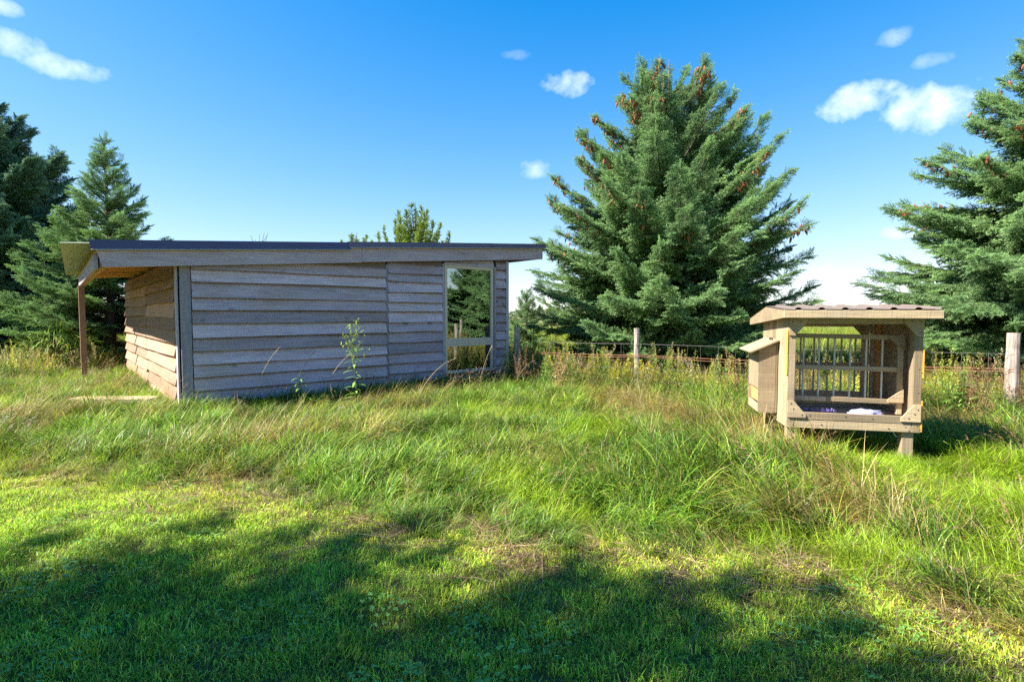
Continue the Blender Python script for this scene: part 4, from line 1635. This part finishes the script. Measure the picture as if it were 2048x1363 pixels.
def build_grass():
    rng = np.random.default_rng(55)
    # mown lawn
    x, y = jitter_grid(-8, 6, 1.5, 6, 75, rng)
    ok = in_view(x, y) & (y < edge_y(x, y) + .15)
    x, y = x[ok], y[ok]
    dry = np.clip((fbm(x, y, .9, 1) - .45) * 2.2, 0, 1) * .7 + np.clip(1 - (edge_y(x, y) - y) / .5, 0, 1) * .45
    grass_object('lawn_grass', 'lawn', x, y, rng.uniform(0, 6.28, len(x)), rng.uniform(.75, 1.1, len(x)) * (.9 + .25 * fbm(x, y, 2, 4)), dry,
                 rng.uniform(.2, .8, len(x)) + (fbm(x, y, 3, 8) - .5) * .5, rng, 'short mown lawn in the foreground')
    # straw and thatch along the mowing edge and in patches
    x, y = jitter_grid(-8, 7, 1.5, 11, 44, rng)
    e = edge_y(x, y)
    pe = np.exp(-((y - e - .02) / .30) ** 2) * np.where(x < -2.6, .3, 1.0) + np.clip((x - 1.2) / 2, 0, .7) * (np.abs(y - e) < 1.6) + (fbm(x, y, 1.3, 14) > .66) * .5 * (y > e)
    ok = in_view(x, y) & free(x, y) & (rng.random(len(x)) < pe)
    x, y = x[ok], y[ok]
    grass_object('straw_thatch', 'mat', x, y, rng.uniform(0, 6.28, len(x)), rng.uniform(.7, 1.3, len(x)), rng.uniform(0, .3, len(x)), rng.uniform(.1, .9, len(x)), rng,
                 'dry straw lying along the edge of the mown lawn', .08)
    # long matted grass
    xs, ys = [], []
    for y0, y1, dens in ((1.5, 4.5, 130), (4.5, 6.5, 100), (6.5, 9, 70), (9, 12.5, 45), (12.5, 17, 22)):
        a, b = jitter_grid(-17, 14, y0, y1, dens, rng)
        xs.append(a)
        ys.append(b)
    x, y = np.concatenate(xs), np.concatenate(ys)
    e = edge_y(x, y)
    ok = in_view(x, y) & free(x, y, .03) & (y > e)
    x, y, e = x[ok], y[ok], e[ok]
    lx, ly = shed_local(x, y)
    fz = fbm(x, y, .75, 21)
    dryness = fbm(x, y, .9, 33) + np.clip((x - 1.0) / 4, 0, .16) + np.clip((y - 8) / 20, 0, .1)
    hz = (.58 + .70 * fbm(x, y, 1.1, 17)) * np.where(y > 6.2, .85, 1) * np.clip(.50 + (y - e) * .6, .5, 1.0)
    hz *= .62 + .75 * vnoise(x, y, 3.6, 23)
    hz *= np.where((x > 1.2) & (y > 4), 1.12, 1.0)
    hz *= np.where((np.abs(x - 3.45) < .55) & (y > 3.7) & (y < 5.1), .5, 1)
    az = lean_az(x, y, rng)
    lush = (x > 2.6) & (y > 2.6) & (y < 5.0) & (fbm(x, y, .8, 44) > .40) | (fbm(x, y, .9, 61) > .66)
    isdry = (~lush) & (dryness + rng.normal(0, .10, len(x)) > .68)
    norm = ~(isdry | lush)

    def put(name, kind, m, tint, bright, label, sc=1.0):
        grass_object(name, kind, x[m], y[m], az[m], hz[m] * sc * rng.uniform(.8, 1.2, m.sum()), tint, bright, rng, label)
    put('tall_grass', 'tall', norm, np.clip((fz[norm] - .42) * 1.6, 0, .8) + rng.uniform(0, .15, norm.sum()), np.clip(.15 + 1.1 * (vnoise(x, y, 4.2, 29)[norm] - .25) + rng.normal(0, .2, norm.sum()), 0, 1), 'long matted green grass between lawn and shed')
    put('dry_grass', 'dry', isdry, rng.uniform(0, .4, isdry.sum()), rng.uniform(.1, .9, isdry.sum()), 'long straw-coloured grass leaning over among the green')
    put('lush_grass', 'lush', lush, rng.uniform(0, .35, lush.sum()), rng.uniform(.3, 1, lush.sum()), 'fine bright green grass around the hutch', 1.15)
    # seeding stems, thickest in front of the hutch
    xx, yy = jitter_grid(-9, 9, 2, 12, 14, rng)
    pr = .12 + .34 * np.clip((xx - .8) / 1.2, 0, 1) * np.clip((4.6 - np.abs(yy - 4.4) * 2.0) / 2, 0, 1) + .35 * (fbm(xx, yy, 1.0, 71) > .58)
    m = in_view(xx, yy) & free(xx, yy, .1) & (yy > edge_y(xx, yy) + .2) & (rng.random(len(xx)) < pr)
    m &= ~((np.abs(xx - 3.45) < .5) & (yy > 3.6) & (yy < 5.2))
    xx, yy = xx[m], yy[m]
    grass_object('seeding_grass', 'seed', xx, yy, lean_az(xx, yy, rng), rng.uniform(.6, 1.05, len(xx)), rng.uniform(0, .3, len(xx)), rng.uniform(.2, .9, len(xx)), rng, 'brown seeding grass stems leaning among the green')
    # rank weeds along the fence and left of the porch
    xx, yy = jitter_grid(-13, 9.5, 6.0, 15, 12, rng)
    fl = np.interp(xx, [f[0] for f in FENCE], [f[1] for f in FENCE])
    near = (xx > -.1) & (np.abs(yy - fl + .15) < .85 + .4 * fbm(xx, yy, .8, 2))
    left = (xx < -6.3) & (yy > 10.6) & (yy < 14.2) & (fbm(xx, yy, .8, 5) > .45)
    m = (near | left) & free(xx, yy, .15) & in_view(xx, yy) & (rng.random(len(xx)) < .85)
    lx2, ly2 = shed_local(xx, yy)
    m &= ~((lx2 > -1.4) & (lx2 < 0) & (ly2 < 7.2))
    m &= np.hypot(xx - 2.26, yy - 9.7) > .16
    xx, yy = xx[m], yy[m]
    grass_object('rough_weeds', 'rough', xx, yy, rng.uniform(0, 6.28, len(xx)), rng.uniform(.7, 1.15, len(xx)), rng.uniform(0, .2, len(xx)), rng.uniform(.2, 1, len(xx)), rng, 'rank green and brown weeds along the wire fence')
    # clover in the lawn
    xx, yy = jitter_grid(-7, 5, 1.5, 5, 14, rng)
    m = in_view(xx, yy) & (yy < edge_y(xx, yy)) & (fbm(xx, yy, 1.3, 81) > .50)
    xx, yy = xx[m], yy[m]
    grass_object('clover', 'clover', xx, yy, rng.uniform(0, 6.28, len(xx)), rng.uniform(.7, 1.2, len(xx)), rng.uniform(0, .3, len(xx)), rng.uniform(.3, .9, len(xx)), rng, 'clover and small broad-leaved plants in the mown lawn')
    # meadow beyond the fence
    x, y = jitter_grid(-30, 40, 12.5, 45, 5, rng)
    ok = (np.abs(x) < y * 1.3) & free(x, y, .3) & (rng.random(len(x)) < np.clip(24 / y, .25, 1))
    x, y = x[ok], y[ok]
    grass_object('meadow_grass', 'field', x, y, rng.uniform(0, 6.28, len(x)), rng.uniform(.7, 1.25, len(x)), rng.uniform(0, .6, len(x)), rng.uniform(.2, 1, len(x)), rng,
                 'yellow-green meadow beyond the fence')


build_grass()

# ------------------------------------------------------------------ weeds, each a thing


def tall_weed(loc, H, seed, label, panicle=True, leafy=1.0, col=(.22, .38, .06), name='tall_weed'):
    rng = random.Random(seed)
    root = thing(name, label, 'weed', loc, 0)
    V_, F_, C_ = [], [], []
    pts = [Vector((.02 * math.sin(k), .015 * math.cos(2 * k), -.05 + (H * .93 + .05) * k / 6)) for k in range(7)]
    stem_tube(V_, F_, C_, pts, [.008, .0075, .007, .006, .005, .004, .0025], (.16, .22, .06))
    pl = lambda z: pts[min(5, int(z / H / .93 * 6))].lerp(pts[min(6, int(z / H / .93 * 6) + 1)], (z / H / .93 * 6) % 1)
    obj('stem', mesh_np('stem', V_, F_, M_weed, np.array(C_)), root)
    V_, F_, C_ = [], [], []
    n = int(34 * leafy)
    for i in range(n):
        z = H * (.06 + .72 * i / n)
        a = i * 2.4 + rng.uniform(-.3, .3)
        l = rng.uniform(.12, .20) * (1.15 - .5 * z / H)
        e = rng.uniform(.15, .7)
        leaf_strip(V_, F_, C_, pl(z), (math.cos(a), math.sin(a), e), l, l * .20, np.array(col) * rng.uniform(.8, 1.25), rng.uniform(.5, 1.4))
    obj('leaves', mesh_np('leaves', V_, F_, M_weed, np.array(C_)), root, kind='stuff')
    if panicle:
        V_, F_, C_ = [], [], []
        for i in range(20):
            z = H * (.50 + .43 * i / 20)
            a = i * 2.4 + rng.uniform(-.3, .3)
            l = rng.uniform(.14, .26) * (1.2 - .5 * i / 20)
            p = pl(z)
            d = Vector((math.cos(a) * .6, math.sin(a) * .6, .85)).normalized()
            q = p + d * l * .5
            e = q + (d + Vector((math.cos(a) * .2, math.sin(a) * .2, .1))) * l * .5
            stem_tube(V_, F_, C_, [p, q, e], [.0028, .002, .0014], (.17, .24, .05), 3)
            for k in range(8):
                t = rng.uniform(.35, 1.05)
                r_ = p.lerp(e, t)
                dd = Vector((rng.gauss(0, 1), rng.gauss(0, 1), rng.gauss(.6, .7)))
                leaf_strip(V_, F_, C_, r_, dd, rng.uniform(.03, .07), .013, np.array((.34, .46, .08)) * rng.uniform(.7, 1.2), .2)
                if rng.random() < .5:
                    leaf_strip(V_, F_, C_, r_ + dd.normalized() * .02, dd, .014, .012, np.array((.42, .40, .16)), .1)
        obj('flower_head', mesh_np('flower_head', V_, F_, M_weed, np.array(C_)), root)
    return root


def ground_at(px, d):
    x = (px - 1024) / F * d
    return (x, d, float(gz(np.array(x), np.array(d))))


tall_weed(ground_at(708, 7.25), 1.26, 1, 'tallest leafy weed, branching at the top, in front of the shed wall')
tall_weed(ground_at(600, 7.7), .60, 2, 'short drooping-leaved weed left of the tall weed by the shed wall', False, 1.0)
tall_weed(ground_at(941, 9.6), .55, 3, 'small upright weed under the shed window', False, .9)
tall_weed(ground_at(790, 8.7), .42, 7, 'low weed at the foot of the shed right of the tall weed', False, .8)


def stalk(loc, H, bend, az, seed, label):
    """A bleached grass stalk with a nodding seed head."""
    rng = random.Random(seed)
    root = thing('grass_stalk', label, 'grass stalk', loc, az, 'bleached grass stalks against the shed')
    V_, F_, C_ = [], [], []
    pts = [Vector((0, 0, 0))]
    th = R(6) + bend * .15
    for k in range(9):
        pts.append(pts[-1] + Vector((math.sin(th), 0, math.cos(th))) * H / 9)
        th += bend / 9 * (1 + (k > 6) * 1.8)
    stem_tube(V_, F_, C_, pts, [.0034] * 7 + [.003, .0025, .002], (.44, .35, .20), 4)
    obj('stem', mesh_np('stem', V_, F_, M_weed, np.array(C_)), root)
    V_, F_, C_ = [], [], []
    for i in range(26):
        t = rng.uniform(.0, 1)
        p = pts[-2].lerp(pts[-1], t * 1.25)
        d = (pts[-1] - pts[-2]).normalized() + Vector((rng.gauss(0, .45), rng.gauss(0, .45), rng.gauss(-.1, .4)))
        leaf_strip(V_, F_, C_, p, d, rng.uniform(.018, .032), .006, np.array((.56, .46, .36)) * rng.uniform(.8, 1.2), .4)
    obj('seed_head', mesh_np('seed_head', V_, F_, M_weed, np.array(C_)), root)


for px, d, H, bend, az, lab in ((497, 7.4, .98, .5, .1, 'tallest pale grass stalk with whitish head before the left half of the wall'),
                                (470, 7.5, .62, 1.3, .5, 'short pale grass stalk arching over with a drooping white head'),
                                (580, 7.9, .86, .5, .7, 'thin pale grass stalk left of the tall weed'),
                                (640, 8.0, .90, .7, 0, 'thin pale grass stalk just left of the tall weed'),
                                (828, 7.6, .95, .9, .2, 'long slanting pale grass stalk left of the shed window'),
                                (957, 9.4, .80, .3, 0, 'upright grass stalk with a knobby head in front of the lower pane'),
                                (1030, 9.9, .62, .9, .3, 'pale bent grass stalk at the shed corner beside the dark post')):
    stalk(ground_at(px, d), H, bend, az, int(px), lab)


def goldenrod_mesh(seed, H, flower):
    rng = random.Random(seed)
    S_ = ([], [], [])
    pts = [Vector((.03 * math.sin(k * .7 + seed), .02 * math.cos(k), -.03 + H * k / 5)) for k in range(6)]
    stem_tube(*S_, pts, [.005, .0045, .004, .0035, .003, .002], (.17, .17, .06), 4)
    Lf = ([], [], [])
    for i in range(30):
        t = .15 + .7 * i / 30
        p = pts[int(t * 5)].lerp(pts[min(5, int(t * 5) + 1)], (t * 5) % 1)
        a = i * 2.4
        l = rng.uniform(.05, .10) * (1.15 - .5 * t)
        leaf_strip(*Lf, p, (math.cos(a), math.sin(a), rng.uniform(.2, .8)), l, l * .2, np.array((.13, .20, .035)) * rng.uniform(.75, 1.25), rng.uniform(.3, 1.1))
    H_ = ([], [], [])
    for i in range(90):
        t = .62 + .38 * rng.random()
        p = pts[int(t * 4.99)].lerp(pts[min(5, int(t * 4.99) + 1)], (t * 5) % 1)
        a = rng.uniform(0, 6.28)
        r_ = (1.05 - t) * .16 * rng.uniform(.3, 1) + .008
        p = p + Vector((math.cos(a) * r_, math.sin(a) * r_, r_ * .5))
        leaf_strip(*H_, p, (math.cos(a), math.sin(a), 1), rng.uniform(.015, .03), .010, np.array(flower) * rng.uniform(.65, 1.25), .2)
    return [mesh_np(n, v, f, M_weed, np.array(c)) for n, (v, f, c) in (('stem', S_), ('leaves', Lf), ('flower_head', H_))]


def build_goldenrods():
    rng = random.Random(77)
    kinds = [goldenrod_mesh(1, .62, (.36, .32, .05)), goldenrod_mesh(2, .75, (.30, .31, .07)), goldenrod_mesh(3, .52, (.44, .40, .04)), goldenrod_mesh(4, .66, (.25, .17, .09))]
    desc = ('olive goldenrod plant among the weeds along the wire fence', 'tall green goldenrod plume standing along the wire fence',
            'low yellow-flowering goldenrod in the weeds along the wire fence', 'brown withered goldenrod in the weeds along the wire fence')
    spots = []
    for a, b in ((0, 1), (1, 2)):
        A, B = FENCE[a], FENCE[b]
        n = 18 if a == 0 else 22
        for k in range(n):
            t = (k + rng.random()) / n
            x, y = A[0] + (B[0] - A[0]) * t, A[1] + (B[1] - A[1]) * t
            off = rng.uniform(-.75, .45)
            spots.append((x + off * .5, y + off, rng.choice((0, 0, 1, 1, 2, 3))))
    for k in range(20):
        spots.append((rng.gauss(2.0, .28), rng.gauss(9.05, .22), 2))
    for k in range(9):
        spots.append((rng.uniform(6.2, 8.2), rng.uniform(6.3, 7.5), rng.choice((0, 1, 1))))
    for k in range(8):
        spots.append((rng.uniform(-11.5, -8), rng.uniform(10.8, 13.5), rng.choice((0, 1, 3))))
    for x, y, k in spots:
        lx, ly = shed_local(x, y)
        if (-.1 < lx < 6.1 and -.1 < ly < 7) or (abs(lx + .9) < .15 and abs(ly - 5.25) < .2):
            continue
        left = x < -5
        root = thing('goldenrod', desc[k] if not left else ('olive goldenrod plant in the rough left of the porch post', 'green goldenrod plume in the rough left of the porch post', '', 'brown withered goldenrod in the rough left of the porch post')[k],
                     'wildflower', (x, y, float(gz(np.array(x), np.array(y)))), rng.uniform(0, 6.28), ('goldenrods left of the porch' if left else 'goldenrods along the wire fence') + ', kind ' + ('olive', 'green', 'yellow', 'brown')[k])
        s = rng.uniform(.7, 1.2)
        root.scale = (s, s, s * rng.uniform(.9, 1.15))
        root.rotation_euler = (rng.uniform(-.15, .15), rng.uniform(-.15, .15), rng.uniform(0, 6.28))
        for me in kinds[k]:
            o = obj(me.name.split('.')[0], me, root)
            if o.name.startswith(('leaves', 'flower_head')):
                o['kind'] = 'stuff'


build_goldenrods()


def build_bush():
    rng = random.Random(19)
    x, y, z = ground_at(112, 12.6)
    root = thing('bush', 'arching yellow-green bush with straw-brown skirts left of the porch post', 'bush', (x, y, 0))
    root.scale = (1.15, 1.0, 1.4)
    A, B = ([], [], []), ([], [], [])
    for i in range(620):
        a = rng.uniform(0, 6.28)
        r = .75 * math.sqrt(rng.random())
        h = (1.05 - r * .55) * rng.uniform(.25, 1)
        p = Vector((r * math.cos(a) * .95, r * math.sin(a) * .7, h * .8))
        d = Vector((math.cos(a) + rng.gauss(0, .5), math.sin(a) + rng.gauss(0, .5), rng.uniform(.2, 1.6)))
        low = h < .5 and rng.random() < .7
        c = np.array((.40, .27, .12) if low else rng.choice(((.22, .36, .04), (.16, .30, .04), (.32, .42, .06)))) * rng.uniform(.6, 1.3)
        leaf_strip(*(B if low else A), p, d, rng.uniform(.16, .38), rng.uniform(.010, .018), c, rng.uniform(.7, 2.0))
    obj('foliage', mesh_np('foliage', A[0], A[1], M_weed, np.array(A[2])), root, kind='stuff')
    obj('dry_foliage', mesh_np('dry_foliage', B[0], B[1], M_weed, np.array(B[2])), root, kind='stuff')


build_bush()


def build_far():
    """Low far-off wood at the end of the fields."""
    rng = np.random.default_rng(3)
    V_, F_, C_ = [], [], []
    for i in range(2600):
        a = rng.uniform(-1.0, 1.0)
        d = rng.uniform(230, 260)
        x, y = d * math.sin(a), d * math.cos(a)
        top = 2.2 + 1.6 * vnoise(np.array(a * 40), np.array(0.0))
        z = rng.uniform(0, top)
        b = len(V_)
        for k in range(4):
            V_.append(np.array((x, y, z)) + rng.normal(0, .9, 3) * np.array((1.2, 1, .6)))
        F_.append((b, b + 1, b + 2, b + 3))
        C_ += [np.array((.05, .085, .035)) * rng.uniform(.7, 1.3)] * 4
    for i in range(3400):
        a = rng.uniform(-.95, .95)
        d = rng.uniform(58, 72)
        x, y = d * math.sin(a), d * math.cos(a)
        z = rng.uniform(0, .9 + 1.2 * vnoise(np.array(a * 30), np.array(2.0)))
        b = len(V_)
        for k in range(4):
            V_.append(np.array((x, y, z)) + rng.normal(0, .28, 3) * np.array((1.2, 1, .8)))
        F_.append((b, b + 1, b + 2, b + 3))
        C_ += [np.array(((.10, .16, .05), (.16, .19, .08), (.20, .19, .09))[i % 3]) * rng.uniform(.7, 1.3)] * 4
    obj('distant_wood', mesh_np('distant_wood', V_, F_, M_weed, np.array(C_)), None, kind='stuff', label='low dark wood far across the fields')


build_far()
